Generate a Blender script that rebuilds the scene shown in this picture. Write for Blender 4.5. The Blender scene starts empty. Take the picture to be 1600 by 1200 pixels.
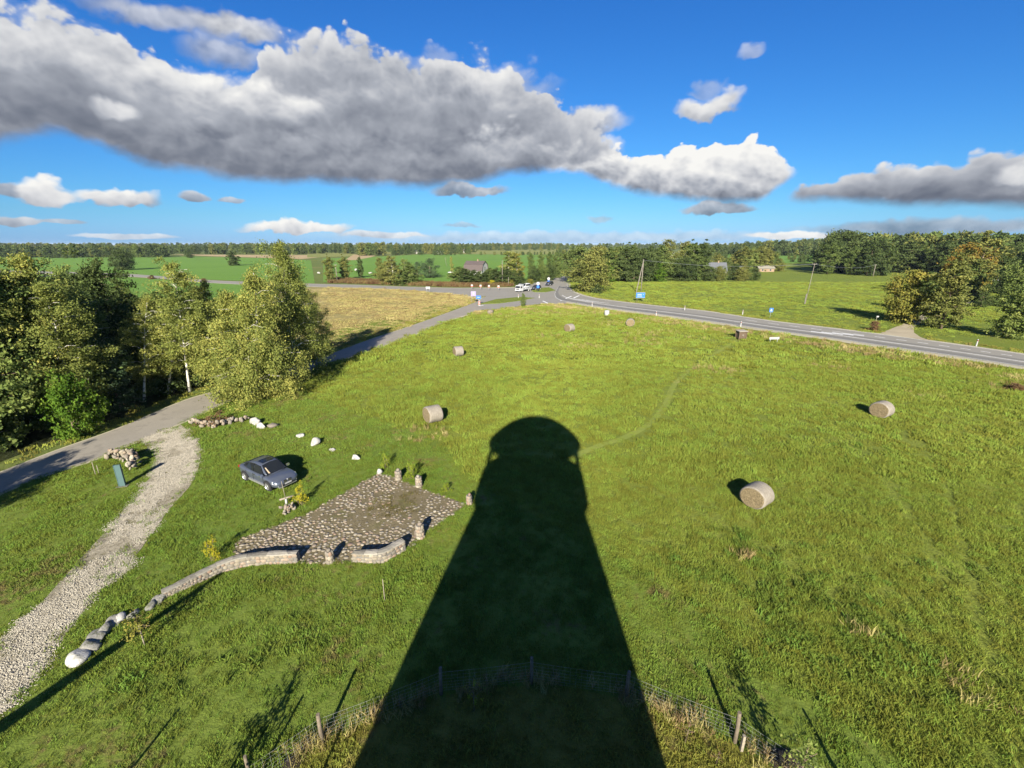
import bpy, math, random
import numpy as np
from mathutils import Vector, Matrix

scene = bpy.context.scene
COL = scene.collection
random.seed(7)
rng = np.random.default_rng(7)
R = math.radians

# ------------------------------------------------------------------ camera
CAM_H = 17.0                       # height of the lens above the meadow
FOCAL = 700.0                      # focal length for a frame 1600 wide
PITCH = math.atan(218.5 / FOCAL)
SP, CP = math.sin(PITCH), math.cos(PITCH)
cam_data = bpy.data.cameras.new('camera')
cam_data.sensor_width = 36.0
cam_data.lens = 36.0 * FOCAL / 1600.0
cam_data.clip_start = 0.1
cam_data.clip_end = 40000.0
cam = bpy.data.objects.new('camera', cam_data)
COL.objects.link(cam)
cam.location = (0, 0, CAM_H)
cam.rotation_euler = (math.pi / 2 - PITCH, 0, 0)
scene.camera = cam

# ------------------------------------------------------------------ light
SUN_ELEV = R(25.2)
SUN_AZ = R(4.5)                    # heading of the light, from +Y towards +X
EXPOSURE = 1.5
SKY_STRENGTH = 0.08
scene.view_settings.view_transform = 'Standard'
scene.view_settings.look = 'None'
scene.view_settings.exposure = EXPOSURE
scene.view_settings.gamma = 1.0
scene.view_settings.use_curve_mapping = False
sun_data = bpy.data.lights.new('sun', 'SUN')
sun_data.energy = 5.0
sun_data.angle = R(0.5)
sun_data.color = (1.0, 0.93, 0.80)
sun = bpy.data.objects.new('sun', sun_data)
COL.objects.link(sun)
light_dir = Vector((math.sin(SUN_AZ) * math.cos(SUN_ELEV), math.cos(SUN_AZ) * math.cos(SUN_ELEV), -math.sin(SUN_ELEV)))
sun.rotation_euler = light_dir.to_track_quat('-Z', 'Y').to_euler()
sun.location = (0, -60, 60)

scene.render.engine = 'CYCLES'
cy = scene.cycles
cy.max_bounces = 5
cy.diffuse_bounces = 3
cy.glossy_bounces = 3
cy.transmission_bounces = 4
cy.transparent_max_bounces = 6
cy.sample_clamp_indirect = 4.0
cy.caustics_reflective = False
cy.caustics_refractive = False
cy.use_denoising = True

# ------------------------------------------------------------------ node expressions
class X:
    """a scalar socket with arithmetic"""
    def __init__(s, tree, sock): s.t, s.s = tree, sock
    def _m(s, op, a, b=None, c=None, clamp=False):
        n = s.t.nodes.new('ShaderNodeMath'); n.operation = op; n.use_clamp = clamp
        for i, v in enumerate((a, b, c)):
            if v is None: continue
            if isinstance(v, X): s.t.links.new(v.s, n.inputs[i])
            else: n.inputs[i].default_value = v
        return X(s.t, n.outputs[0])
    def __add__(s, o): return s._m('ADD', s, o)
    __radd__ = __add__
    def __sub__(s, o): return s._m('SUBTRACT', s, o)
    def __rsub__(s, o): return s._m('SUBTRACT', o, s)
    def __mul__(s, o): return s._m('MULTIPLY', s, o)
    __rmul__ = __mul__
    def __truediv__(s, o): return s._m('DIVIDE', s, o)
    def __rtruediv__(s, o): return s._m('DIVIDE', o, s)
    def min(s, o): return s._m('MINIMUM', s, o)
    def max(s, o): return s._m('MAXIMUM', s, o)
    def abs(s): return s._m('ABSOLUTE', s)
    def pow(s, o): return s._m('POWER', s, o)
    def clamp(s): return s._m('ADD', s, 0.0, clamp=True)
    def step(s, a, b):
        n = s.t.nodes.new('ShaderNodeMapRange'); n.interpolation_type = 'SMOOTHSTEP'
        s.t.links.new(s.s, n.inputs[0])
        n.inputs[1].default_value, n.inputs[2].default_value = a, b
        n.inputs[3].default_value, n.inputs[4].default_value = 0.0, 1.0
        return X(s.t, n.outputs[0])

def combine(tree, x, y, z=0.0):
    n = tree.nodes.new('ShaderNodeCombineXYZ')
    for i, v in enumerate((x, y, z)):
        if isinstance(v, X): tree.links.new(v.s, n.inputs[i])
        else: n.inputs[i].default_value = v
    return n.outputs[0]

def noise(tree, vec, scale, detail=4.0, rough=0.55, dims='3D', dist=0.0):
    n = tree.nodes.new('ShaderNodeTexNoise'); n.noise_dimensions = dims
    if vec is not None: tree.links.new(vec, n.inputs['Vector'])
    n.inputs['Scale'].default_value = scale
    n.inputs['Detail'].default_value = detail
    n.inputs['Roughness'].default_value = rough
    n.inputs['Distortion'].default_value = dist
    return n

def mixc(tree, fac, a, b, blend='MIX'):
    n = tree.nodes.new('ShaderNodeMix'); n.data_type = 'RGBA'; n.blend_type = blend
    for i, v in ((0, fac), (6, a), (7, b)):
        if isinstance(v, X): tree.links.new(v.s, n.inputs[i])
        elif isinstance(v, bpy.types.NodeSocket): tree.links.new(v, n.inputs[i])
        elif isinstance(v, (int, float)): n.inputs[i].default_value = v
        else: n.inputs[i].default_value = (*v, 1.0)
    return n.outputs[2]

def ramp(tree, fac, stops):
    n = tree.nodes.new('ShaderNodeValToRGB')
    el = n.color_ramp.elements
    while len(el) < len(stops): el.new(0.5)
    for e, (p, c) in zip(el, stops):
        e.position = p; e.color = (*c, 1.0)
    tree.links.new(fac.s if isinstance(fac, X) else fac, n.inputs[0])
    return n.outputs[0]

# ------------------------------------------------------------------ pixel <-> place (the frame 1600 x 1200)
def at(px, py, z=0.0):
    u, v = px - 800.0, py - 600.0
    d = v * CP + FOCAL * SP
    return Vector((u / d * (CAM_H - z), (FOCAL * CP - v * SP) / d * (CAM_H - z), z))
def height_at(Y, py):
    k = (py - 600.0) / FOCAL
    return CAM_H - Y * (SP + k * CP) / (CP - k * SP)
def azel(px, py):
    u, v = px - 800.0, py - 600.0
    x, y, z = u, FOCAL * CP - v * SP, -(v * CP + FOCAL * SP)
    return math.degrees(math.atan2(x, y)), math.degrees(math.atan2(z, math.hypot(x, y)))

# ------------------------------------------------------------------ sky
def make_world():
    w = bpy.data.worlds.new('World'); scene.world = w; w.use_nodes = True
    t = w.node_tree; t.nodes.clear()
    out = t.nodes.new('ShaderNodeOutputWorld')
    bg = t.nodes.new('ShaderNodeBackground'); bg.inputs[1].default_value = SKY_STRENGTH
    t.links.new(bg.outputs[0], out.inputs[0])
    sky = t.nodes.new('ShaderNodeTexSky'); sky.sky_type = 'NISHITA'; sky.sun_disc = False
    sky.sun_elevation = SUN_ELEV
    sky.sun_rotation = math.pi + SUN_AZ
    sky.altitude = 50; sky.air_density = 1.0; sky.dust_density = 0.35; sky.ozone_density = 3.0
    # deepen the blue: a tone curve per channel
    sc = t.nodes.new('ShaderNodeSeparateColor'); t.links.new(sky.outputs[0], sc.inputs[0])
    disp = 1.0 / (2 ** EXPOSURE * SKY_STRENGTH)
    cc_ = t.nodes.new('ShaderNodeCombineColor')
    for i, (k, e, top) in enumerate(((0.0195, 1.42, 0.9), (0.068, 1.10, 0.97), (0.18, 0.84, 1.08))):
        src = X(t, sc.outputs[i]) if i < 2 else X(t, sc.outputs[2]).max(X(t, sc.outputs[1]) * 0.93)
        t.links.new((src.pow(e) * (k * disp)).min(top * disp).s, cc_.inputs[i])
    skycol = cc_.outputs[0]
    g = t.nodes.new('ShaderNodeNewGeometry')
    neg = t.nodes.new('ShaderNodeVectorMath'); neg.operation = 'SCALE'; neg.inputs[3].default_value = -1.0
    t.links.new(g.outputs['Incoming'], neg.inputs[0])
    sep = t.nodes.new('ShaderNodeSeparateXYZ'); t.links.new(neg.outputs[0], sep.inputs[0])
    dx, dy, dz = (X(t, sep.outputs[i]) for i in range(3))
    az0 = dx._m('ARCTAN2', dx, dy) * (180 / math.pi)
    el0 = dz._m('ARCSINE', dz) * (180 / math.pi)
    vec = combine(t, az0, el0 * 1.35)
    n1 = noise(t, vec, 0.13, 5, 0.52, '2D')
    s1 = t.nodes.new('ShaderNodeSeparateColor'); t.links.new(n1.outputs['Color'], s1.inputs[0])
    w1, w2, w3 = (X(t, s1.outputs[i]) - 0.5 for i in range(3))
    low = (el0 * (1 / 14.0)).clamp() * 0.78 + 0.22
    fq = 1.0 / (low * 0.8 + 0.2)                    # low clouds are far away: finer detail
    def puff(da, de):
        n = t.nodes.new('ShaderNodeTexVoronoi'); n.voronoi_dimensions = '2D'; n.feature = 'SMOOTH_F1'
        v = combine(t, (az0 + w1 * 2.5 + da) * 0.30 * 1.0, (el0 * 1.3 + w2 * 2.5 + de) * 0.30)
        t.links.new(v, n.inputs['Vector']); n.inputs['Scale'].default_value = 1.0
        n.inputs['Detail'].default_value = 2.4; n.inputs['Roughness'].default_value = 0.46; n.inputs['Lacunarity'].default_value = 2.3
        n.inputs['Smoothness'].default_value = 0.5
        return X(t, n.outputs['Distance'])
    v0, vu = puff(0, 0), puff(-0.2, 1.1)
    bulge = 0.5 - v0
    n2 = X(t, noise(t, vec, 1.1, 4, 0.55, '2D').outputs[0]) - 0.5
    soft_n = X(t, noise(t, vec, 0.11, 4, 0.5, '2D').outputs[0]) - 0.5
    relief = (vu - v0) * 0.42 + soft_n * 0.55
    az = az0 + (w1 * 4.0 + n2 * 0.7) * low
    el = el0 + (w2 * 2.4 - bulge * 2.8 + n2 * 0.8) * low
    elb = el0 + (w2 * 2.2 - bulge * 0.7 + n2 * 0.45) * low
    def curve(pts, lo=-55.0, hi=55.0, top=60.0):
        n = t.nodes.new('ShaderNodeFloatCurve')
        c = n.mapping.curves[0]
        P = sorted(azel(*p) for p in pts)
        P = [((a - lo) / (hi - lo), (e + 5) / top) for a, e in P]
        c.points[0].location = P[0]; c.points[1].location = P[-1]
        for p in P[1:-1]: c.points.new(*p)
        for p in c.points: p.handle_type = 'VECTOR'
        n.mapping.extend = 'HORIZONTAL'
        n.mapping.update()
        t.links.new(((az - lo) * (1 / (hi - lo))).s, n.inputs['Value'])
        return X(t, n.outputs[0]) * top - 5.0, min(P)[0] * (hi - lo) + lo, max(P)[0] * (hi - lo) + lo
    alpha = None; shade = None
    def put(a, s):
        nonlocal alpha, shade
        if alpha is None: alpha, shade = a, s * a
        else:
            shade = shade * (1.0 - a) + s * a
            alpha = alpha * (1.0 - a) + a
    def band(top, base, soft_t, soft_b, edge, dark, bright, gain=1.0, cut=None):
        T, a0, a1 = curve(top); B, b0, b1 = curve(base)
        lo, hi = max(a0, b0), min(a1, b1)
        inside = (az - lo).step(-0.3, 1.2) * (1.0 - (az - hi).step(-1.2, 0.3))
        dt = T - el; db = elb - B
        a = (dt.step(0.0, soft_t) * db.step(0.0, soft_b)) * inside
        lit = (1.0 - (dt * (1 / edge)).clamp()).pow(1.5)
        s = lit * (bright - dark) + dark + relief * gain
        s = s - (1.0 - db.step(0.0, 4.5)) * 0.10
        put(a, s)
    def blob(px, py, rx, ry, dark=0.5, bright=1.0, flat=0.55, op=1.0, soft=0.5, wob=1.0):
        a0, e0 = azel(px, py)
        kx = abs(azel(px + rx, py)[0] - a0); ky = abs(azel(px, py - ry)[1] - e0)
        f = min(1.0, wob * ky / (3.0 * (min(1.0, max(0.0, e0 / 14.0)) * 0.78 + 0.22)))
        x = ((az - az0) * f + az0 - a0) * (1 / kx); y = ((el - el0) * f + el0 - e0) * (1 / ky)
        yy = y.max(y * (-1 / flat))
        d = (x * x + yy * yy)
        a = (1.0 - d.step(1.0 - soft, 1.0 + soft * 0.6)) * op
        s = (y * 0.5 + 0.5).clamp() * (bright - dark) + dark + relief * 0.7
        put(a, s)
    # grey sheet and white strips low on the right
    blob(1480, 352, 330, 13, 0.52, 0.60, 1.0, 0.75, 0.9)
    blob(1235, 367, 75, 7, 0.92, 1.02, 0.8, 0.95)
    blob(880, 369, 420, 9, 0.78, 0.92, 1.0, 0.45, 0.9)
    blob(465, 357, 85, 15, 0.72, 1.08, 0.45, 1.0)
    blob(600, 366, 70, 6, 0.8, 1.0, 0.7, 0.8)
    blob(200, 369, 80, 5, 0.85, 0.95, 0.8, 0.7)
    blob(722, 351, 30, 4, 0.66, 0.74, 0.8, 0.5, 0.8, 2.0)
    blob(25, 345, 45, 9, 0.55, 0.85, 0.6, 0.9)
    blob(100, 346, 36, 5, 0.55, 0.66, 0.8, 0.7)
    blob(938, 341, 18, 9, 0.66, 0.78, 0.7, 0.5, 0.8, 2.0)
    blob(15, 298, 48, 13, 0.48, 0.62, 0.7, 0.9)
    blob(76, 303, 46, 27, 0.52, 1.10, 0.55, 1.0)
    blob(190, 310, 66, 21, 0.48, 1.06, 0.5, 1.0)
    blob(305, 307, 24, 9, 0.55, 0.85, 0.6, 0.9)
    blob(362, 312, 22, 6, 0.55, 0.80, 0.7, 0.8)
    # loose puffs high up
    blob(270, 24, 130, 26, 0.62, 0.80, 0.9, 0.8, 0.9)
    blob(375, 40, 62, 24, 0.66, 0.84, 0.9, 0.9, 0.8)
    blob(350, 80, 62, 22, 0.64, 0.78, 0.9, 0.7, 0.9)
    blob(690, 80, 26, 12, 0.85, 0.95, 0.9, 0.35, 0.9, 2.2)
    blob(1100, 160, 52, 32, 0.58, 1.02, 0.6, 1.0, 0.6, 1.2)
    blob(1104, 128, 28, 11, 0.86, 0.95, 0.8, 0.40, 0.9, 2.4)
    blob(1174, 77, 20, 10, 0.92, 1.0, 0.8, 0.5, 0.9, 2.2)
    blob(905, 188, 75, 28, 0.66, 0.88, 0.8, 0.95, 0.8)
    # right cloud
    band([(1215, 306), (1262, 278), (1300, 270), (1360, 266), (1410, 247), (1440, 250), (1500, 237), (1560, 230), (1590, 219), (1680, 212)],
         [(1225, 316), (1300, 322), (1400, 327), (1500, 329), (1680, 333)], 0.6, 1.2, 3.2, 0.52, 0.92, 0.5)
    blob(1600, 268, 50, 28, 0.75, 1.0, 0.8, 0.8, 0.8)
    # bright cumulus right of the middle
    blob(1120, 326, 60, 13, 0.46, 0.80, 0.6, 0.9)
    band([(845, 246), (880, 226), (920, 209), (950, 222), (1000, 230), (1060, 222), (1090, 225), (1120, 214), (1160, 218), (1185, 208), (1215, 222), (1236, 240), (1250, 252)],
         [(845, 272), (900, 274), (940, 295), (1000, 311), (1060, 317), (1120, 325), (1180, 318), (1212, 298), (1250, 272)], 0.4, 1.1, 9.5, 0.44, 1.18, 0.9)
    blob(930, 230, 45, 26, 0.7, 1.02, 0.8, 0.8, 0.8)
    # the large dark cloud on the left
    blob(735, 298, 60, 13, 0.46, 0.72, 0.6, 0.9)
    band([(-140, -90), (0, -18), (60, -5), (130, 15), (200, 50), (260, 76), (340, 98), (388, 110), (400, 68), (430, 50), (490, 40), (540, 43), (580, 62), (610, 84), (680, 82), (740, 76), (800, 90), (830, 108), (850, 138), (890, 158), (945, 176), (958, 205), (968, 232)],
         [(-140, 245), (0, 238), (60, 226), (100, 218), (140, 230), (180, 248), (250, 270), (300, 277), (400, 292), (500, 294), (560, 297), (650, 302), (700, 301), (760, 287), (850, 272), (900, 264), (968, 246)],
         0.75, 1.5, 6.5, 0.555, 0.90, 0.36)
    for bx, by, rx, ry, br, op in ((60, 60, 150, 60, 0.86, 0.8), (330, 135, 170, 34, 0.95, 0.85), (440, 165, 70, 26, 1.0, 0.8), (520, 85, 80, 36, 0.86, 0.6), (650, 115, 90, 32, 0.84, 0.6), (770, 130, 90, 45, 0.86, 0.65),
                               (560, 150, 60, 20, 0.86, 0.6), (455, 225, 36, 22, 0.78, 0.7), (790, 225, 70, 34, 0.86, 0.7), (880, 240, 60, 24, 0.9, 0.7), (330, 200, 40, 14, 0.6, 0.6)):
        blob(bx, by, rx, ry, br - 0.28, br + 0.06, 0.9, op, 1.0)
    blob(178, 168, 36, 22, 0.76, 1.0, 0.8, 0.9, 0.7)
    # scattered fair-weather cloud on the rest of the sky
    k = 1.0 / dz.max(0.06)
    pl = combine(t, dx * k, dy * k)
    np_ = X(t, noise(t, pl, 0.55, 5, 0.6, '2D').outputs[0])
    away = ((az0.abs() - 58.0).step(0.0, 10.0)).max((el0 - 40.0).step(0.0, 8.0)) * (el0 - 1.0).step(0.0, 4.0)
    put(np_.step(0.54, 0.68) * away * 0.9, np_ * -0.6 + 1.15)
    shade = shade / alpha.max(0.001)
    D = lambda r, g_, b_: (r * disp, g_ * disp, b_ * disp)
    ccol = ramp(t, shade * 0.8, [(0.20, D(0.085, 0.105, 0.155)), (0.36, D(0.20, 0.222, 0.275)), (0.54, D(0.42, 0.445, 0.50)), (0.70, D(0.71, 0.72, 0.74)), (0.86, D(0.95, 0.94, 0.91))])
    t.links.new(mixc(t, alpha.clamp(), skycol, ccol), bg.inputs[0])
    w.cycles.sampling_method = 'MANUAL'
    w.cycles.sample_map_resolution = 512
make_world()

# ------------------------------------------------------------------ object helpers
def tag(o, label=None, cat=None, group=None, kind=None):
    if label: o['label'] = label
    if cat: o['category'] = cat
    if group: o['group'] = group
    if kind: o['kind'] = kind
    return o
def empty(name, loc, rz=0.0, label=None, cat=None, group=None):
    o = bpy.data.objects.new(name, None); COL.objects.link(o)
    o.location = loc; o.rotation_euler = (0, 0, rz); o.empty_display_size = 0.3
    return tag(o, label, cat, group)
def link(name, me, parent=None, loc=None, rot=None, scale=None):
    o = bpy.data.objects.new(name, me); COL.objects.link(o)
    if parent: o.parent = parent
    if loc is not None: o.location = loc
    if rot is not None: o.rotation_euler = rot
    if scale is not None: o.scale = scale if hasattr(scale, '__len__') else (scale,) * 3
    return o
def copy_tree(o, parent=None):
    c = o.copy(); COL.objects.link(c)
    if parent is not None: c.parent = parent
    for ch in list(o.children): copy_tree(ch, c)
    return c

def np_mesh(name, V, F, mats, mi=None, smooth=False, attrs=None):
    """V (n,3), F (m,k) with constant k"""
    me = bpy.data.meshes.new(name)
    V = np.asarray(V, np.float32); F = np.asarray(F, np.int32)
    k = F.shape[1]
    me.vertices.add(len(V)); me.vertices.foreach_set('co', V.ravel())
    me.loops.add(F.size); me.loops.foreach_set('vertex_index', F.ravel())
    me.polygons.add(len(F))
    me.polygons.foreach_set('loop_start', np.arange(0, F.size, k, dtype=np.int32))
    if mi is not None: me.polygons.foreach_set('material_index', np.asarray(mi, np.int32))
    if smooth: me.polygons.foreach_set('use_smooth', np.ones(len(F), bool))
    for a, vals in (attrs or {}).items():
        at_ = me.attributes.new(a, 'FLOAT', 'POINT'); at_.data.foreach_set('value', np.asarray(vals, np.float32))
    for m in (mats if isinstance(mats, (list, tuple)) else [mats]): me.materials.append(m)
    me.update(calc_edges=True)
    return me

class MB:
    """collects shapes into one mesh"""
    def __init__(s): s.v, s.f, s.m, s.sm = [], [], [], []
    def add(s, verts, faces, m=0, smooth=False):
        b = len(s.v); s.v += [tuple(p) for p in verts]
        s.f += [tuple(b + i for i in f) for f in faces]
        s.m += [m] * len(faces); s.sm += [smooth] * len(faces)
        return s
    def box(s, c, size, m=0, rz=0.0, taper=(1, 1), rx=0.0):
        x, y, z = (k / 2 for k in size)
        P = []
        M = Matrix.Rotation(rz, 3, 'Z') @ Matrix.Rotation(rx, 3, 'X')
        for zz, (tx, ty) in ((-z, (1, 1)), (z, taper)):
            for sx, sy in ((-1, -1), (1, -1), (1, 1), (-1, 1)):
                P.append(M @ Vector((sx * x * tx, sy * y * ty, zz)) + Vector(c))
        return s.add(P, [(3, 2, 1, 0), (4, 5, 6, 7), (0, 1, 5, 4), (1, 2, 6, 5), (2, 3, 7, 6), (3, 0, 4, 7)], m)
    def tube(s, pts, radii, n=8, m=0, caps=True, smooth=True):
        pts = [Vector(p) for p in pts]
        if not hasattr(radii, '__len__'): radii = [radii] * len(pts)
        V = []
        for i, p in enumerate(pts):
            d = (pts[min(i + 1, len(pts) - 1)] - pts[max(i - 1, 0)]).normalized()
            a = d.orthogonal().normalized() if abs(d.z) < 0.999 else Vector((1, 0, 0))
            if abs(d.z) < 0.999 and abs(d.z) > 1e-6: a = Vector((d.y, -d.x, 0)).normalized()
            b = d.cross(a)
            for k in range(n):
                w = 2 * math.pi * k / n
                V.append(p + (a * math.cos(w) + b * math.sin(w)) * radii[i])
        F = [(i * n + k, i * n + (k + 1) % n, (i + 1) * n + (k + 1) % n, (i + 1) * n + k) for i in range(len(pts) - 1) for k in range(n)]
        s.add(V, F, m, smooth)
        if caps:
            b = len(s.v) - len(V)
            s.f.append(tuple(b + k for k in reversed(range(n)))); s.m.append(m); s.sm.append(False)
            s.f.append(tuple(b + (len(pts) - 1) * n + k for k in range(n))); s.m.append(m); s.sm.append(False)
        return s
    def lathe(s, prof, n=24, c=(0, 0, 0), m=0, smooth=True):
        V = [(c[0] + r * math.cos(2 * math.pi * k / n), c[1] + r * math.sin(2 * math.pi * k / n), c[2] + z) for r, z in prof for k in range(n)]
        F = [(i * n + k, i * n + (k + 1) % n, (i + 1) * n + (k + 1) % n, (i + 1) * n + k) for i in range(len(prof) - 1) for k in range(n)]
        return s.add(V, F, m, smooth)
    def prism(s, poly, z0, z1, m=0):
        n = len(poly)
        V = [(x, y, z0) for x, y in poly] + [(x, y, z1) for x, y in poly]
        return s.add(V, [tuple(reversed(range(n))), tuple(range(n, 2 * n))] + [(i, (i + 1) % n, n + (i + 1) % n, n + i) for i in range(n)], m)
    def mesh(s, name, mats):
        me = bpy.data.meshes.new(name)
        me.from_pydata(s.v, [], s.f)
        me.polygons.foreach_set('material_index', s.m)
        me.polygons.foreach_set('use_smooth', s.sm)
        for m in (mats if isinstance(mats, (list, tuple)) else [mats]): me.materials.append(m)
        me.update()
        return me
    def build(s, name, mats, parent=None, loc=None, rot=None):
        return link(name, s.mesh(name, mats), parent, loc, rot)

# ------------------------------------------------------------------ materials
def new_mat(name):
    m = bpy.data.materials.new(name); m.use_nodes = True
    t = m.node_tree; t.nodes.clear()
    out = t.nodes.new('ShaderNodeOutputMaterial')
    b = t.nodes.new('ShaderNodeBsdfPrincipled')
    t.links.new(b.outputs[0], out.inputs[0])
    return m, t, b, out
def pos_vec(t):
    return t.nodes.new('ShaderNodeNewGeometry').outputs['Position']
def bump(t, b, h, dist, strength=1.0):
    n = t.nodes.new('ShaderNodeBump'); n.inputs['Distance'].default_value = dist; n.inputs['Strength'].default_value = strength
    t.links.new(h.s if isinstance(h, X) else h, n.inputs['Height'])
    t.links.new(n.outputs[0], b.inputs['Normal'])
def simple(name, col, rough=0.8, var=0.25, scale=3.0, metal=0.0, bmp=0.0, col2=None, spec=0.3, coat=0.0):
    m, t, b, _ = new_mat(name)
    tc = t.nodes.new('ShaderNodeTexCoord').outputs['Object']
    n = noise(t, tc, scale, 6, 0.62)
    c2 = col2 or tuple(c * (1 - var) for c in col)
    c1 = col if col2 else tuple(min(1, c * (1 + var)) for c in col)
    t.links.new(ramp(t, n.outputs[0], [(0.30, c2), (0.70, c1)]), b.inputs['Base Color'])
    b.inputs['Roughness'].default_value = rough; b.inputs['Metallic'].default_value = metal
    b.inputs['Specular IOR Level'].default_value = spec
    b.inputs['Coat Weight'].default_value = coat
    if bmp: bump(t, b, X(t, noise(t, tc, scale * 4, 5, 0.65).outputs[0]), bmp)
    return m
def grass_colour(t, stops, dry, dry_amt, scale=1.0, off=0.0):
    """world-space patches of lush, pale and dry grass"""
    p = pos_vec(t)
    big = X(t, noise(t, p, 0.045 * scale, 3, 0.55).outputs[0])
    mid = X(t, noise(t, p, 0.32 * scale, 4, 0.6).outputs[0])
    sml = X(t, noise(t, p, 2.2, 3, 0.6).outputs[0])
    mp = t.nodes.new('ShaderNodeMapping'); mp.inputs['Scale'].default_value = (0.05, 0.5, 0.05); mp.inputs['Rotation'].default_value = (0, 0, 0.45); t.links.new(p, mp.inputs[0])
    stk = X(t, noise(t, mp.outputs[0], 1.0, 4, 0.6).outputs[0])
    f = big * 0.34 + mid * 0.26 + sml * 0.26 + stk * 0.18 - 0.02 + off
    c = ramp(t, f, stops)
    d = X(t, noise(t, p, 0.13 * scale, 5, 0.68).outputs[0]) + (sml - 0.5) * 0.45
    return mixc(t, d.step(0.60 - dry_amt, 0.74 - dry_amt) * 0.8, c, dry), sml, mid
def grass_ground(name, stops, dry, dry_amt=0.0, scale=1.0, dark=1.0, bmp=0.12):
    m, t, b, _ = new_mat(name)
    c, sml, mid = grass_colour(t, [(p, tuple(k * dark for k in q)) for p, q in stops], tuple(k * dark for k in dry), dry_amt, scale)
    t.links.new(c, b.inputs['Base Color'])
    b.inputs['Roughness'].default_value = 0.95; b.inputs['Specular IOR Level'].default_value = 0.1
    h = X(t, noise(t, pos_vec(t), 5.0, 5, 0.7).outputs[0])
    bump(t, b, h, bmp)
    return m
def blade_mat(name, stops, dry, dry_amt=0.0, scale=1.0, trans=0.35):
    m, t, b, out = new_mat(name)
    c, sml, mid = grass_colour(t, stops, dry, dry_amt, scale)
    oi = t.nodes.new('ShaderNodeObjectInfo')
    hs = t.nodes.new('ShaderNodeHueSaturation')
    rnd = X(t, oi.outputs['Random'])
    t.links.new((rnd * 0.05 + 0.475).s, hs.inputs['Hue'])
    t.links.new((rnd * 0.55 + 0.72).s, hs.inputs['Value'])
    t.links.new(c, hs.inputs['Color'])
    t.nodes.remove(b)
    d = t.nodes.new('ShaderNodeBsdfDiffuse'); tr = t.nodes.new('ShaderNodeBsdfTranslucent'); mx = t.nodes.new('ShaderNodeMixShader')
    mx.inputs[0].default_value = trans
    ge = t.nodes.new('ShaderNodeNewGeometry'); vm = t.nodes.new('ShaderNodeVectorMath'); vm.operation = 'ADD'; vm.inputs[1].default_value = (0, -0.25, 0.9)
    vn = t.nodes.new('ShaderNodeVectorMath'); vn.operation = 'NORMALIZE'
    t.links.new(ge.outputs['Normal'], vm.inputs[0]); t.links.new(vm.outputs[0], vn.inputs[0]); t.links.new(vn.outputs[0], d.inputs['Normal'])
    t.links.new(hs.outputs[0], d.inputs[0]); t.links.new(hs.outputs[0], tr.inputs[0])
    t.links.new(d.outputs[0], mx.inputs[1]); t.links.new(tr.outputs[0], mx.inputs[2])
    t.links.new(mx.outputs[0], out.inputs[0])
    return m
def leaf_mat(name, stops, trans=0.30, rough=0.6):
    m, t, b, out = new_mat(name)
    a = t.nodes.new('ShaderNodeAttribute'); a.attribute_name = 'tint'
    oi = t.nodes.new('ShaderNodeObjectInfo')
    f = X(t, a.outputs['Fac']) * 0.8 + X(t, oi.outputs['Random']) * 0.2
    c = ramp(t, f, stops)
    t.nodes.remove(b)
    d = t.nodes.new('ShaderNodeBsdfDiffuse'); tr = t.nodes.new('ShaderNodeBsdfTranslucent'); mx = t.nodes.new('ShaderNodeMixShader')
    mx.inputs[0].default_value = trans
    t.links.new(c, d.inputs[0]); t.links.new(c, tr.inputs[0])
    t.links.new(d.outputs[0], mx.inputs[1]); t.links.new(tr.outputs[0], mx.inputs[2])
    t.links.new(mx.outputs[0], out.inputs[0])
    return m

def stone_mat(name, stops, bmp=0.02, each=1.0, moss=0.0):
    m, t, b, _ = new_mat(name)
    oi = t.nodes.new('ShaderNodeObjectInfo')
    a = t.nodes.new('ShaderNodeAttribute'); a.attribute_name = 'tint'
    f = X(t, oi.outputs['Random']) * each + X(t, a.outputs['Fac'])
    f = f._m('FRACT', f)
    p = pos_vec(t)
    n = X(t, noise(t, p, 9.0, 5, 0.65).outputs[0])
    c = ramp(t, f, stops)
    c = mixc(t, n.step(0.45, 0.7) * 0.55, c, (0.13, 0.12, 0.105))
    c = mixc(t, X(t, noise(t, p, 40.0, 2, 0.5).outputs[0]).step(0.5, 0.7) * 0.3, c, (0.42, 0.40, 0.36))
    if moss: c = mixc(t, X(t, noise(t, p, 3.5, 4, 0.65).outputs[0]).step(0.50, 0.62) * moss, c, (0.07, 0.075, 0.03))
    t.links.new(c, b.inputs['Base Color']); b.inputs['Roughness'].default_value = 0.88; b.inputs['Specular IOR Level'].default_value = 0.25
    bump(t, b, n, bmp)
    return m

MEADOW = [(0.18, (0.085, 0.122, 0.020)), (0.40, (0.160, 0.202, 0.032)), (0.60, (0.215, 0.245, 0.042)), (0.85, (0.275, 0.275, 0.066))]
LAWN = [(0.18, (0.072, 0.112, 0.018)), (0.42, (0.132, 0.188, 0.030)), (0.62, (0.176, 0.220, 0.038)), (0.85, (0.235, 0.235, 0.055))]
FIELD = [(0.2, (0.075, 0.145, 0.024)), (0.5, (0.105, 0.195, 0.032)), (0.8, (0.14, 0.22, 0.04))]
DRY = (0.30, 0.235, 0.085)
M = {}
M['meadow'] = grass_ground('meadow_soil', MEADOW, DRY, -0.08, 1.0, 0.72, 0.12)
M['path'] = grass_ground('path_grass', [(0.2, (0.10, 0.14, 0.028)), (0.5, (0.165, 0.195, 0.038)), (0.8, (0.23, 0.235, 0.055))], DRY, -0.03, 1.0, 1.0, 0.03)
M['lawn'] = grass_ground('lawn_soil', LAWN, (0.19, 0.14, 0.06), 0.04, 1.3, 0.70, 0.06)
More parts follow.
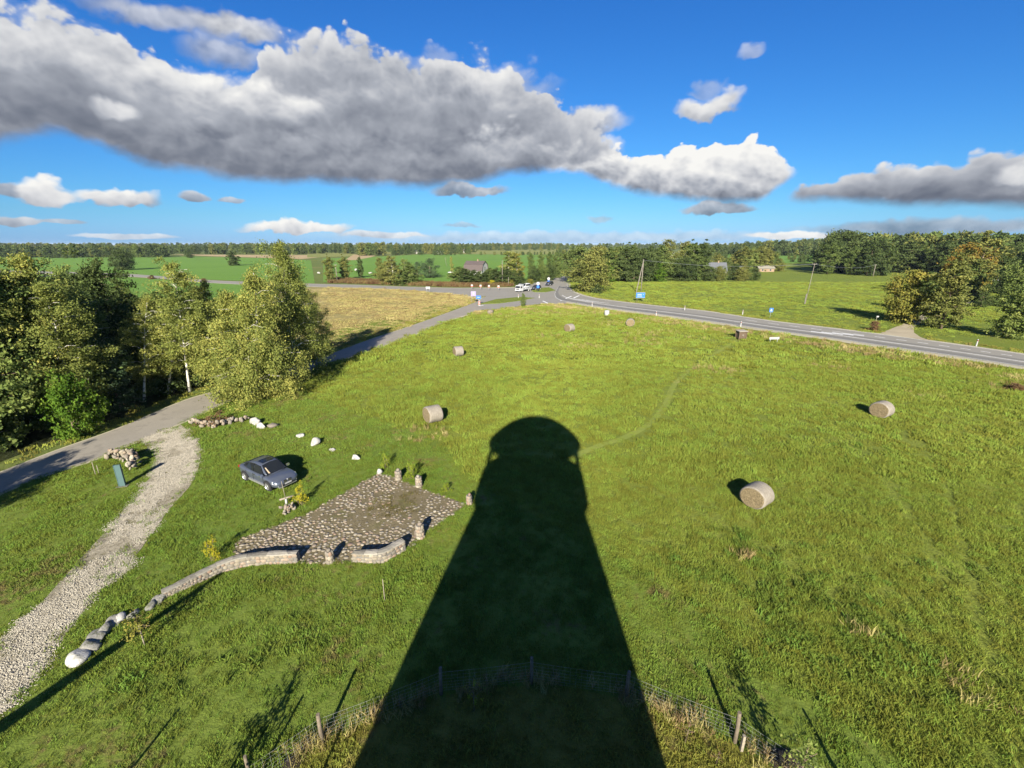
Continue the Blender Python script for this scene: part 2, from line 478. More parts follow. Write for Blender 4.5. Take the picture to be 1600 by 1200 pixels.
M['bank'] = grass_ground('bank_soil', [(0.2, (0.09, 0.11, 0.018)), (0.5, (0.19, 0.185, 0.035)), (0.8, (0.26, 0.23, 0.055))], (0.22, 0.17, 0.07), 0.06, 1.5, 0.7, 0.08)
M['pasture'] = grass_ground('pasture_grass', [(0.2, (0.080, 0.120, 0.020)), (0.45, (0.130, 0.170, 0.026)), (0.7, (0.185, 0.205, 0.036))], (0.20, 0.17, 0.06), -0.02, 0.6, 1.0, 0.35)
M['dry_field'] = grass_ground('dry_field', [(0.25, (0.095, 0.115, 0.026)), (0.5, (0.25, 0.21, 0.08)), (0.75, (0.40, 0.31, 0.14))], (0.44, 0.34, 0.16), 0.06, 0.8, 1.0, 0.3)
M['crop'] = grass_ground('winter_crop', FIELD, (0.11, 0.16, 0.03), -0.08, 0.35, 1.0, 0.2)
M['crop_pale'] = grass_ground('pale_crop', [(0.2, (0.11, 0.145, 0.035)), (0.5, (0.17, 0.18, 0.05)), (0.8, (0.22, 0.205, 0.07))], (0.25, 0.2, 0.09), 0.0, 0.3, 1.0, 0.2)
M['stubble'] = grass_ground('stubble', [(0.2, (0.22, 0.17, 0.08)), (0.5, (0.31, 0.235, 0.125)), (0.8, (0.38, 0.29, 0.16))], (0.34, 0.26, 0.14), 0.0, 0.3, 1.0, 0.1)
M['verge_soil'] = grass_ground('verge_soil', [(0.2, (0.06, 0.08, 0.02)), (0.5, (0.12, 0.12, 0.032)), (0.8, (0.24, 0.185, 0.075))], (0.30, 0.23, 0.10), 0.08, 2.0, 0.9, 0.2)
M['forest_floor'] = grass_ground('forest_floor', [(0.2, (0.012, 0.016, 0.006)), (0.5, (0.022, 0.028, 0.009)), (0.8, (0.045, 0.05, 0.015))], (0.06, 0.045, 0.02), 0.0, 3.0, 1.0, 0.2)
M['far_land'] = grass_ground('far_land', [(0.25, (0.055, 0.085, 0.022)), (0.5, (0.10, 0.125, 0.03)), (0.75, (0.17, 0.15, 0.05))], (0.2, 0.16, 0.07), 0.0, 0.08, 1.0, 0.1)
M['blade_meadow'] = blade_mat('meadow_blades', MEADOW, DRY, -0.09, 1.0)
M['blade_lawn'] = blade_mat('lawn_blades', LAWN, (0.19, 0.145, 0.06), 0.03, 1.3)
M['blade_bank'] = blade_mat('bank_blades', [(0.2, (0.10, 0.125, 0.02)), (0.5, (0.21, 0.21, 0.04)), (0.8, (0.30, 0.265, 0.065))], (0.26, 0.20, 0.08), 0.05, 1.5)
M['blade_dry'] = blade_mat('straw_blades', [(0.2, (0.12, 0.115, 0.03)), (0.5, (0.29, 0.235, 0.095)), (0.8, (0.42, 0.33, 0.15))], (0.44, 0.34, 0.16), 0.05, 2.0)
M['blade_rust'] = blade_mat('weed_stems', [(0.2, (0.06, 0.05, 0.02)), (0.5, (0.13, 0.085, 0.04)), (0.8, (0.20, 0.13, 0.06))], (0.18, 0.11, 0.05), 0.05, 2.0)

# ------------------------------------------------------------------ ground, fields, roads
def pxy(pts, z=0.0):
    """list of frame points (tuples) or places (Vectors) -> list of (x, y)"""
    return [(p.x, p.y) if isinstance(p, Vector) else tuple(at(*p))[:2] for p in pts]
def sheet(name, poly, z, mat, label, skirt=0.0):
    mb = MB()
    P = [Vector((x, y, z)) for x, y in poly]
    area = sum(P[i].x * P[(i + 1) % len(P)].y - P[(i + 1) % len(P)].x * P[i].y for i in range(len(P)))
    if area < 0: P.reverse()
    mb.add(P, [tuple(range(len(P)))])
    if skirt:
        n = len(P)
        mb.add(P + [p - Vector((0, 0, skirt)) for p in P], [(i, n + i, n + (i + 1) % n, (i + 1) % n) for i in range(n)])
    return tag(mb.build(name, mat), label, kind='structure')
def densify(pts, n=6):
    """smooth open curve through 2-D places"""
    P = [Vector((*p[:2], 0)) for p in pts]; out = []
    for i in range(len(P) - 1):
        a, b, c, d = P[max(i - 1, 0)], P[i], P[i + 1], P[min(i + 2, len(P) - 1)]
        for k in range(n):
            t = k / n
            out.append(0.5 * ((2 * b) + (c - a) * t + (2 * a - 5 * b + 4 * c - d) * t * t + (3 * b - a - 3 * c + d) * t ** 3))
    out.append(P[-1]); return [(p.x, p.y) for p in out]
def lane(A, B, s0, s1):
    """polygon between fractions s0..s1 across the strip from edge A to edge B"""
    L = [(a[0] + (b[0] - a[0]) * s0, a[1] + (b[1] - a[1]) * s0) for a, b in zip(A, B)]
    U = [(a[0] + (b[0] - a[0]) * s1, a[1] + (b[1] - a[1]) * s1) for a, b in zip(A, B)]
    return L, U
def strip(mb, A, B, s0, s1, z, m=0, i0=0, i1=None):
    L, U = lane(A, B, s0, s1)
    L, U = L[i0:i1], U[i0:i1]
    n = len(L)
    V = [(x, y, z) for x, y in L] + [(x, y, z) for x, y in U]
    F = []
    for i in range(n - 1):
        f = (i, i + 1, n + i + 1, n + i)
        a, b, c = (Vector(V[k]) for k in f[:3])
        if (b - a).cross(c - b).z < 0: f = tuple(reversed(f))
        F.append(f)
    mb.add(V, F, m)

def inside(poly, P):
    poly = np.asarray(poly); x, y = P[:, 0], P[:, 1]
    r = np.zeros(len(P), bool); j = len(poly) - 1
    for i in range(len(poly)):
        xi, yi = poly[i]; xj, yj = poly[j]
        c = ((yi > y) != (yj > y)) & (x < (xj - xi) * (y - yi) / (yj - yi + 1e-12) + xi)
        r ^= c; j = i
    return r
def dist_line(line, P):
    d = np.full(len(P), 1e9)
    for (ax, ay), (bx, by) in zip(line[:-1], line[1:]):
        vx, vy = bx - ax, by - ay
        t = np.clip(((P[:, 0] - ax) * vx + (P[:, 1] - ay) * vy) / (vx * vx + vy * vy + 1e-9), 0, 1)
        d = np.minimum(d, np.hypot(P[:, 0] - ax - t * vx, P[:, 1] - ay - t * vy))
    return d

# asphalt and gravel
def asphalt(name, base, var=0.12, wear=0.0):
    m, t, b, _ = new_mat(name)
    p = pos_vec(t)
    n = X(t, noise(t, p, 0.25, 5, 0.65).outputs[0]) * 0.6 + X(t, noise(t, p, 6.0, 3, 0.7).outputs[0]) * 0.4
    c = ramp(t, n, [(0.3, tuple(k * (1 - var) for k in base)), (0.7, tuple(k * (1 + var) for k in base))])
    if wear:
        w = X(t, noise(t, p, 0.6, 5, 0.7).outputs[0])
        c = mixc(t, w.step(0.55, 0.62) * wear, c, tuple(k * 0.62 for k in base))
    t.links.new(c, b.inputs['Base Color']); b.inputs['Roughness'].default_value = 0.85; b.inputs['Specular IOR Level'].default_value = 0.25
    bump(t, b, X(t, noise(t, p, 30.0, 3, 0.6).outputs[0]), 0.01)
    return m
M['asphalt'] = asphalt('road_asphalt', (0.205, 0.192, 0.162))
M['asphalt_dark'] = asphalt('worn_lane', (0.140, 0.135, 0.120))
M['asphalt_old'] = asphalt('old_asphalt', (0.225, 0.203, 0.165), 0.15, 0.35)
M['shoulder'] = asphalt('gravel_shoulder', (0.33, 0.30, 0.21), 0.2)
M['dirt'] = asphalt('dirt_drive', (0.30, 0.255, 0.175), 0.22)
M['paint'] = simple('road_paint', (0.62, 0.62, 0.60), 0.7, 0.2, 4.0)
def gravel_mat():
    m, t, b, _ = new_mat('pale_gravel')
    p = pos_vec(t)
    n = X(t, noise(t, p, 3.0, 6, 0.75).outputs[0]); f = X(t, noise(t, p, 14.0, 4, 0.7).outputs[0])
    c = ramp(t, n * 0.5 + f * 0.5, [(0.36, (0.095, 0.08, 0.05)), (0.47, (0.23, 0.20, 0.14)), (0.6, (0.36, 0.32, 0.235))])
    patch = X(t, noise(t, p, 0.55, 5, 0.7).outputs[0])
    c = mixc(t, patch.step(0.55, 0.66) * 0.85, c, (0.115, 0.105, 0.045))
    t.links.new(c, b.inputs['Base Color']); b.inputs['Roughness'].default_value = 0.95; b.inputs['Specular IOR Level'].default_value = 0.15
    bump(t, b, f, 0.08); return m
M['gravel'] = gravel_mat()

mb = MB(); NR = 48
mb.add([(20000 * math.cos(2 * math.pi * k / NR), 20000 * math.sin(2 * math.pi * k / NR), 0) for k in range(NR)], [tuple(range(NR))])
tag(mb.build('ground', M['far_land']), 'flat open farmland reaching the horizon', kind='structure')

side_up = densify(pxy([(-420, 900), (-160, 800), (0, 739), (87, 705), (185, 670), (287, 627), (360, 606), (467, 572), (575, 532), (650, 507), (732, 477), (762, 465), (790, 459)]))
side_lo = densify(pxy([(-420, 965), (-160, 845), (0, 772), (72, 742), (150, 717), (220, 687), (295, 656), (382, 617), (480, 581), (600, 540), (650, 522), (700, 501), (750, 486)])) 
left_up = densify(pxy([(-420, 415), (-100, 420), (190, 428), (325, 438), (480, 443.5), (560, 445.5), (640, 448.5), (720, 450.5), (812, 450.0)]))
left_lo = densify(pxy([(-420, 418), (-100, 423), (190, 431.5), (325, 441.5), (480, 447.5), (560, 449.5), (640, 453.5), (705, 458.5), (760, 467)]))
main_up = densify(pxy([(887, 441), (889, 448), (900, 456.5), (925, 464.5), (960, 470), (1020, 477), (1100, 485.5), (1200, 500.5), (1300, 512.5), (1400, 525), (1500, 538.5), (1600, 553), (1750, 575), (2100, 630)]))
main_lo = densify(pxy([(870, 449), (862, 462), (868, 471), (900, 476), (960, 485), (1030, 494), (1100, 504), (1200, 518), (1300, 532), (1400, 547), (1500, 561.5), (1600, 577), (1750, 601), (2100, 660)]))
far_l = densify(pxy([(862, 449), (876, 440), (884, 434.5), (893, 428.5), (899, 424.5), (905, 421)]))
far_r = densify(pxy([(889, 449), (891, 440), (897, 433.5), (903, 428.5), (907, 424.5), (911, 421)]))
junction = pxy([(700, 450.3), (790, 450.5), (806, 449.6), (822, 445.5), (850, 438.5), (870, 434), (884, 431), (890, 434), (880, 441), (873, 448), (890, 455), (905, 462), (880, 475.5), (845, 474.8), (800, 480), (768, 484), (752, 484), (742, 473), (758, 464), (730, 458)])
grav_l = densify(pxy([(217, 686), (243, 716), (234, 747), (190, 802), (150, 847), (105, 897), (62, 945), (0, 1002), (-80, 1080), (-200, 1200)]))
grav_r = densify(pxy([(283, 664), (310, 692), (313, 718), (300, 755), (262, 800), (212, 870), (187, 900), (150, 930), (100, 997), (20, 1105)]))
gravel_poly = grav_l + grav_r[::-1]
side_poly = side_up + side_lo[::-1]
main_poly = main_up + main_lo[::-1]
plaza_poly = pxy([(361, 876), (363, 852), (373, 842), (468, 808), (588, 741), (606, 742), (728, 788.5), (657, 844), (634, 861), (608, 876), (592, 881), (551, 881), (515, 882), (467, 881), (420, 881), (392, 884)])
V2 = lambda x, y: Vector((x, y, 0))
meadow_poly = pxy([(382, 617), (480, 581), (600, 540), (650, 522), (700, 501), (750, 486), (800, 481), (850, 477), (895, 477), (960, 487), (1040, 497), (1200, 520), (1400, 549), (1600, 579), (2100, 664), V2(90, -30), V2(-20, -30)])
lawn_poly = pxy([(-420, 965), (-160, 845), (0, 772), (72, 742), (150, 717), (220, 687), (295, 656), (382, 617), (430, 602), (560, 645), (690, 692), (760, 765), (900, 840), (1000, 890), (1150, 1000), (1300, 1110), (1480, 1240), V2(24, 0), V2(24, -30), V2(-60, -30)])
FC, FR = Vector((0.6, 0.5, 0)), 13.2             # the round fence about the tower's foot
bank_poly = [(FC.x + (FR - 0.1) * math.cos(2 * math.pi * k / 64), FC.y + (FR - 0.1) * math.sin(2 * math.pi * k / 64)) for k in range(64)]
pasture_poly = pxy([(892, 437), (915, 438), (960, 435), (1180, 428), (1195, 412), (1280, 408), (1700, 412), (2300, 500), (2300, 660), (1750, 574), (1600, 553), (1400, 525), (1200, 500), (1000, 474), (925, 464), (900, 456), (889, 447)])
dry_poly = pxy([(490, 448), (560, 450), (640, 454), (705, 459), (745, 466), (742, 472), (650, 506), (575, 531), (467, 571), (392, 595), (375, 560), (400, 500), (440, 455)])
crop_poly = pxy([(-420, 408), (50, 402), (300, 401), (430, 403.5), (486, 407), (492, 443), (325, 437), (190, 427), (-100, 419.5), (-420, 414)])
crop2_poly = pxy([(-100, 425), (190, 432), (325, 442), (488, 448), (440, 455), (400, 500), (375, 560), (330, 560), (200, 520), (60, 470)])
forest_poly = pxy([(-420, 860), (-160, 776), (0, 722), (87, 690), (185, 656), (287, 614), (350, 597), (392, 584), (330, 560), (200, 520), (60, 470), (-420, 480)])

sheet('meadow', meadow_poly, 0.010, M['meadow'], 'wide sunlit meadow of long green grass')
sheet('lawn', lawn_poly, 0.020, M['lawn'], 'mown grass round the cobbled terrace and the parked car')
sheet('bank', bank_poly, 0.030, M['bank'], 'yellowish grass bank inside the round wire fence')
sheet('pasture', pasture_poly, 0.012, M['pasture'], 'smooth pasture beyond the main road')
sheet('dry_field', dry_poly, 0.012, M['dry_field'], 'straw coloured mown field between the two roads')
sheet('crop_field', crop_poly, 0.05, M['crop'], 'bright green crop field at the far left')
sheet('crop_field', crop2_poly, 0.02, M['crop'], 'bright green field this side of the left road')
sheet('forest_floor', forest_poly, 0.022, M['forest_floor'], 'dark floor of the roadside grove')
def farsheet(pts, mat, label, z=0.10, name='far_field'):
    sheet(name, pxy(pts), z, M[mat], label)
sheet('green_margin', pxy([(742, 473), (735, 468), (690, 473), (640, 487), (575, 503), (520, 516), (450, 535), (380, 556), (375, 585), (392, 595), (467, 571), (575, 531), (650, 506)]), 0.016, M['pasture'], 'greener lower part of the dry field along the lane')
farsheet([(505, 404), (560, 402.5), (660, 397.5), (880, 397.5), (880, 412), (868, 430), (770, 446), (640, 446), (505, 441)], 'crop', 'green field behind the birch clump and the dark roofed house')
farsheet([(265, 397.6), (480, 398.6), (500, 402), (470, 405), (415, 403), (330, 400.5)], 'stubble', 'bare tan strip at the edge of the far green field')
farsheet([(480, 394), (590, 392.8), (655, 394), (560, 400.5), (480, 402.5)], 'crop_pale', 'yellow green strip left of the tan patch', 0.11)
farsheet([(538, 407), (552, 398), (572, 397), (596, 397), (580, 402), (556, 406.5)], 'stubble', 'tan ploughed patch in the far fields', 0.16)
farsheet([(720, 390), (900, 389), (905, 396), (880, 398), (700, 397)], 'crop_pale', 'pale field below the horizon wood', 0.11)
farsheet([(1100, 394), (1165, 395), (1160, 403), (1105, 402)], 'crop', 'small green field between the farm trees', 0.11)
farsheet([(1190, 398), (1290, 396), (1290, 410), (1190, 412)], 'crop', 'green field behind the hedge right of the farm', 0.11)

# main road: shoulder, asphalt, darker worn lane, paint
mb = MB(); strip(mb, main_lo, main_up, -0.03, 1.03, 0.040)
strip(mb, far_l, far_r, -0.10, 1.10, 0.036)
tag(mb.build('road_shoulder', M['shoulder']), 'pale gravel shoulders of the main road', kind='structure')
mb = MB(); strip(mb, main_lo, main_up, 0.13, 0.95, 0.060); strip(mb, far_l, far_r, 0.0, 1.0, 0.056)
tag(mb.build('main_road', M['asphalt']), 'grey main road sweeping past the meadow', kind='structure')
mb = MB(); strip(mb, main_lo, main_up, 0.17, 0.34, 0.068); strip(mb, main_lo, main_up, 0.50, 0.57, 0.068, 0, 26)
tag(mb.build('wheel_track', M['asphalt_dark']), 'darker worn wheel tracks along the main road', kind='structure')
mb = MB()
strip(mb, main_lo, main_up, 0.155, 0.165, 0.076); strip(mb, main_lo, main_up, 0.925, 0.935, 0.076)
strip(mb, main_lo, main_up, 0.415, 0.432, 0.076, 0, 10)
for i in range(40, len(main_lo) - 3, 2): strip(mb, main_lo, main_up, 0.70, 0.715, 0.076, 0, i, i + 2)
for s in range(5): strip(mb, main_lo, main_up, 0.45 + s * 0.035, 0.462 + s * 0.035, 0.076, 0, 14 + s, 20 + s)
for s in range(4): strip(mb, main_lo, main_up, 0.44 + s * 0.06, 0.475 + s * 0.06, 0.078, 0, 46 + s, 49 + s)
tag(mb.build('road_marking', M['paint']), 'white lines and hatching painted on the main road', kind='structure')
mb = MB(); strip(mb, left_lo, left_up, -0.15, 1.1, 0.034); tag(mb.build('road_shoulder', M['shoulder']), 'pale edges of the left road', kind='structure')
mb = MB(); strip(mb, left_lo, left_up, 0.0, 1.0, 0.048); tag(mb.build('left_road', M['asphalt']), 'straight grey road running off to the left', kind='structure')
mb = MB(); strip(mb, side_lo, side_up, -0.07, 1.05, 0.030); tag(mb.build('road_shoulder', M['shoulder']), 'gravelly edges of the lane past the grove', kind='structure')
mb = MB(); strip(mb, side_lo, side_up, 0.0, 1.0, 0.044); tag(mb.build('side_road', M['asphalt_old']), 'old narrow asphalt lane from the crossing past the grove', kind='structure')
sheet('junction', junction, 0.052, M['asphalt'], 'paved mouth of the road crossing')
sheet('traffic_island', pxy([(745, 476), (752, 474.5), (775, 468), (812, 464.5), (835, 466), (812, 470.3), (780, 474.5)]), 0.15, M['pasture'], 'long grass island left of the small roadside tree', 0.12)
sheet('traffic_island', pxy([(830, 455), (842, 450.5), (858, 449.2), (868, 454), (852, 456.8), (836, 457)]), 0.15, M['pasture'], 'small grass island beside the waiting truck', 0.12)
mb = MB()
for a, b in (((876, 470), (893, 463)), ((896, 466), (905, 462)), ((848, 470.5), (858, 475))):
    A, B = at(*a), at(*b); d = (B - A).normalized(); n = Vector((-d.y, d.x, 0)) * 0.25
    mb.add([A - n + Vector((0, 0, .064)), B - n + Vector((0, 0, .064)), B + n + Vector((0, 0, .064)), A + n + Vector((0, 0, .064))], [(0, 1, 2, 3)])
tag(mb.build('road_marking', M['paint']), 'white stop lines at the crossing', kind='structure')
drive_poly = pxy([(1375, 521), (1392, 514), (1410, 507), (1425, 498), (1448, 490), (1470, 482), (1476, 484), (1460, 492), (1440, 503), (1428, 512), (1428, 520), (1438, 527), (1455, 533)])
sheet('dirt_drive', drive_poly, 0.048, M['dirt'], 'pale dirt drive leaving the main road between two trees')
sheet('dirt_drive', pxy([(1500, 471), (1530, 468), (1560, 468), (1560, 471), (1530, 472), (1503, 475)]), 0.03, M['dirt'], 'pale strip of drive below the tall thin tree')
sheet('gravel_track', gravel_poly, 0.034, M['gravel'], 'pale gravel track curving up to the lane')

# dry strip between the road's near edge and the meadow, and the trodden path
def offset(line, d):
    out = []
    for i, (x, y) in enumerate(line):
        a, b = line[max(i - 1, 0)], line[min(i + 1, len(line) - 1)]
        L = math.hypot(b[0] - a[0], b[1] - a[1]) + 1e-9
        nx, ny = (b[1] - a[1]) / L, -(b[0] - a[0]) / L
        if ny > 0: nx, ny = -nx, -ny
        out.append((x + nx * d, y + ny * d))
    return out
edge = main_lo[16:]
mb = MB(); strip(mb, offset(edge, 0.5), offset(edge, 5.5), 0, 1, 0.016)
west = densify(pxy([(752, 487), (775, 485.5), (800, 482.5), (830, 478.5), (860, 478), (895, 479.5)])); strip(mb, west, offset(west, 6.0), 0, 1, 0.018)
tag(mb.build('dry_verge', M['verge_soil']), 'straw coloured verge between the meadow and the main road', kind='structure')
trail = densify(pxy([(900, 712), (935, 697), (975, 684), (1015, 662), (1040, 632), (1052, 604), (1075, 580), (1110, 558), (1150, 532)]))
mb = MB(); strip(mb, offset(trail, -0.33), offset(trail, 0.33), 0, 1, 0.016)
tag(mb.build('trodden_path', M['path']), 'faint trodden path curving through the meadow to the timber box', kind='structure')

# ------------------------------------------------------------------ scattered ground cover
def source(name, meshes):
    c = bpy.data.collections.new(name)
    for i, me in enumerate(meshes):
        o = bpy.data.objects.new('%s_%02d' % (name, i), me); c.objects.link(o)
    return c
def scatter(name, P, rot, scl, idx, coll, label):
    me = bpy.data.meshes.new(name)
    me.vertices.add(len(P)); me.vertices.foreach_set('co', np.asarray(P, np.float32).ravel())
    a = me.attributes.new('spin', 'FLOAT_VECTOR', 'POINT'); a.data.foreach_set('vector', np.asarray(rot, np.float32).ravel())
    a = me.attributes.new('size', 'FLOAT', 'POINT'); a.data.foreach_set('value', np.asarray(scl, np.float32))
    a = me.attributes.new('pick', 'INT', 'POINT'); a.data.foreach_set('value', np.asarray(idx, np.int32))
    o = link(name, me)
    g = bpy.data.node_groups.new('scatter', 'GeometryNodeTree')
    g.interface.new_socket('Geometry', in_out='INPUT', socket_type='NodeSocketGeometry')
    g.interface.new_socket('Geometry', in_out='OUTPUT', socket_type='NodeSocketGeometry')
    gi = g.nodes.new('NodeGroupInput'); go = g.nodes.new('NodeGroupOutput')
    ip = g.nodes.new('GeometryNodeInstanceOnPoints'); ci = g.nodes.new('GeometryNodeCollectionInfo')
    ci.inputs['Collection'].default_value = coll
    ci.inputs['Separate Children'].default_value = True; ci.inputs['Reset Children'].default_value = True
    def attr(n, t):
        k = g.nodes.new('GeometryNodeInputNamedAttribute'); k.data_type = t; k.inputs['Name'].default_value = n
        return next(s for s in k.outputs if s.enabled)
    L = g.links.new
    L(gi.outputs[0], ip.inputs['Points']); L(ci.outputs[0], ip.inputs['Instance'])
    ip.inputs['Pick Instance'].default_value = True
    L(attr('pick', 'INT'), ip.inputs['Instance Index'])
    L(attr('spin', 'FLOAT_VECTOR'), ip.inputs['Rotation']); L(attr('size', 'FLOAT'), ip.inputs['Scale'])
    L(ip.outputs[0], go.inputs[0])
    md = o.modifiers.new('scatter', 'NODES'); md.node_group = g
    return tag(o, label, kind='stuff')
def tuft_mesh(name, r, n, h, w, lean, mat):
    """n bent blades in a round patch"""
    ang = rng.uniform(0, 2 * np.pi, n); rad = r * np.sqrt(rng.uniform(0, 1, n))
    x, y = rad * np.cos(ang), rad * np.sin(ang)
    hh = h * rng.uniform(0.55, 1.25, n); ww = w * rng.uniform(0.7, 1.3, n) / 2
    da = rng.uniform(0, 2 * np.pi, n); ln = lean * rng.uniform(0.2, 1.2, n) * hh
    ta = rng.uniform(0, 2 * np.pi, n)
    sx, sy = np.cos(ta) * ww, np.sin(ta) * ww
    z0 = np.zeros(n)
    V = np.stack([np.stack([x - sx, y - sy, z0], 1), np.stack([x + sx, y + sy, z0], 1),
                  np.stack([x + sx * .8 + np.cos(da) * ln * .4, y + sy * .8 + np.sin(da) * ln * .4, hh * .6], 1),
                  np.stack([x - sx * .8 + np.cos(da) * ln * .4, y - sy * .8 + np.sin(da) * ln * .4, hh * .6], 1),
                  np.stack([x + np.cos(da) * ln, y + np.sin(da) * ln, hh], 1)], 1).reshape(-1, 3)
    b = np.arange(n)[:, None] * 5
    T = np.concatenate([b + np.array([[0, 1, 2]]), b + np.array([[0, 2, 3]]), b + np.array([[3, 2, 4]])])
    return np_mesh(name, V, T, mat)
def tufts(name, mat, spec, k=5):
    return source(name, [tuft_mesh(name, *spec, mat) for _ in range(k)])
def sample(box, n):
    x0, y0, x1, y1 = box
    return np.stack([rng.uniform(x0, x1, n), rng.uniform(y0, y1, n)], 1)
def in_view(P, m=2.0):
    zc = P[:, 1] * CP + CAM_H * SP
    u = P[:, 0] / zc * FOCAL; v = (CAM_H * CP - P[:, 1] * SP) / zc * FOCAL
    return (np.abs(u) < 800 + 60) & (v < 600 + 90) & (zc > 0)
def spread(P, zmul=1.0, size=(0.7, 1.3), tilt=0.12, z=0.0, k=5):
    n = len(P)
    rot = np.stack([rng.normal(0, tilt, n), rng.normal(0, tilt, n), rng.uniform(0, 6.28, n)], 1)
    return np.column_stack([P, np.full(n, z)]), rot, rng.uniform(*size, n), rng.integers(0, k, n)

def vnoise(P, s, seed):
    """cheap value noise 0..1"""
    r = np.random.default_rng(seed); g = r.uniform(0, 1, (64, 64))
    q = P / s; i = np.floor(q).astype(int); f = q - i; f = f * f * (3 - 2 * f)
    a = g[i[:, 0] % 64, i[:, 1] % 64]; b = g[(i[:, 0] + 1) % 64, i[:, 1] % 64]
    c = g[i[:, 0] % 64, (i[:, 1] + 1) % 64]; d = g[(i[:, 0] + 1) % 64, (i[:, 1] + 1) % 64]
    return (a * (1 - f[:, 0]) + b * f[:, 0]) * (1 - f[:, 1]) + (c * (1 - f[:, 0]) + d * f[:, 0]) * f[:, 1]

trail = densify(pxy([(900, 712), (935, 697), (975, 684), (1015, 662), (1040, 632), (1052, 604), (1075, 580), (1110, 558), (1150, 532)]))
keep_out = [gravel_poly, side_poly, main_poly, plaza_poly, bank_poly]
def clear(P, polys):
    ok = np.ones(len(P), bool)
    for q in polys: ok &= ~inside(q, P)
    return ok

def meadow_grass():
    specs = [((0, 8, 0, 34), 13.0, (0.28, 50, 0.15, 0.019, 1.0)), ((0, 30, 0, 66), 3.4, (0.55, 64, 0.23, 0.042, 0.8)), ((0, 62, 0, 135), 0.8, (1.15, 84, 0.26, 0.09, 0.8))]
    for k, (yb, dens, spec) in enumerate(specs):
        y0, y1 = yb[1], yb[3]
        xw = y1 * 1.15 + 14
        n = int(2 * xw * (y1 - y0) * dens)
        P = sample((-xw, y0, xw, y1), n)
        P = P[in_view(P)]
        P = P[inside(meadow_poly, P) & clear(P, keep_out + [lawn_poly])]
        p3, rot, scl, idx = spread(P)
        d = dist_line(trail, P) * 1.3
        for tk in tracks: d = np.minimum(d, dist_line(tk, P) + 0.72)
        scl *= np.where(d < 1.0, 0.35, 1.0) * (0.75 + 0.5 * vnoise(P, 3.5, 3))
        # wind-combed lean
        rot[:, 0] += 0.25 * (vnoise(P, 6.0, 5) - 0.3)
        scatter('meadow_grass', p3, rot, scl, idx, tufts('meadow_tuft', M['blade_meadow'], spec),
                ['long meadow grass near the tower', 'long meadow grass in the middle of the field', 'long meadow grass towards the main road'][k])
def lush_grass():
    """dark clumps of broad-leaved growth and flattened tracks in the near meadow"""
    C = [(1120, 900, 3.0), (1200, 930, 3.2), (1290, 950, 3.4), (1350, 1010, 2.6), (1060, 880, 1.6), (1230, 1000, 2.4), (1420, 1060, 2.2), (1180, 840, 2.0), (1500, 900, 1.5), (1330, 700, 1.2), (560, 560, 1.5), (640, 620, 1.2), (800, 600, 2), (450, 1000, 1.6), (250, 1060, 1.4), (640, 900, 1.0)]
    P = []
    for x, y, r in C:
        c = at(x, y); n = int(16 * r * r); P.append(np.stack([c.x + rng.normal(0, r * .8, n), c.y + rng.normal(0, r * .5, n)], 1))
    P = np.concatenate(P); P = P[vnoise(P, 0.9, 91) > 0.45]; P = P[clear(P, [bank_poly, plaza_poly, gravel_poly, side_poly])]
    m = blade_mat('clover_leaves', [(0.2, (0.075, 0.115, 0.020)), (0.5, (0.125, 0.175, 0.030)), (0.8, (0.185, 0.225, 0.042))], (0.16, 0.19, 0.05), -0.05, 1.5)
    scatter('clover', *spread(P, size=(.6, 1.3)), tufts('clover_tuft', m, (0.24, 30, 0.22, 0.04, 1.0)), 'darker broad leaved clumps in the meadow')
lush_grass()
tracks = [densify(pxy(q)) for q in ([(1392, 656), (1440, 700), (1480, 760), (1500, 830), (1530, 960), (1560, 1080)], [(1384, 610), (1380, 630)], [(1100, 610), (1240, 660), (1330, 700), (1420, 800), (1470, 900)], [(700, 560), (900, 600), (1130, 600), (1380, 618)], [(600, 660), (800, 700), (960, 745), (1150, 830), (1330, 960)])]
def lawn_grass():
    P = sample((-62, 8, 24, 34), 62 * 26 * 26)
    P = P[in_view(P)]; P = P[inside(lawn_poly, P) & clear(P, [gravel_poly, side_poly, plaza_poly, bank_poly])]
    p3, rot, scl, idx = spread(P); scl *= 0.6 + 0.8 * vnoise(P, 1.6, 4)
    scatter('lawn_grass', p3, rot, scl, idx, tufts('lawn_tuft', M['blade_lawn'], (0.26, 40, 0.11, 0.020, 0.9)), 'short grass of the lawn near the terrace')
    # longer fringe creeping over the terrace edge
    E = np.array(plaza_poly + plaza_poly[:1]); L = np.hypot(*(E[1:] - E[:-1]).T); k = rng.choice(len(L), 900, p=L / L.sum()); t = rng.uniform(0, 1, 900)[:, None]
    P = E[k] * (1 - t) + E[k + 1] * t + rng.normal(0, 0.10, (900, 2)); P = P[vnoise(P, 0.8, 52) > 0.3]
    p3, rot, scl, idx = spread(P, size=(.5, 1.0), z=0.02)
    scatter('edge_grass', p3, rot, scl, idx, tufts('edge_tuft', M['blade_lawn'], (0.14, 20, 0.15, 0.018, 0.9)), 'grass fringe creeping over the terrace edge')
    P = sample((-62, 34, 24, 62), 86 * 28 * 7)
    P = P[in_view(P)]; P = P[inside(lawn_poly, P) & clear(P, [gravel_poly, side_poly, plaza_poly])]
    p3, rot, scl, idx = spread(P)
    scatter('lawn_grass', p3, rot, scl, idx, tufts('lawn_tuft', M['blade_lawn'], (0.45, 50, 0.12, 0.036, 0.9)), 'short grass of the lawn by the lane')
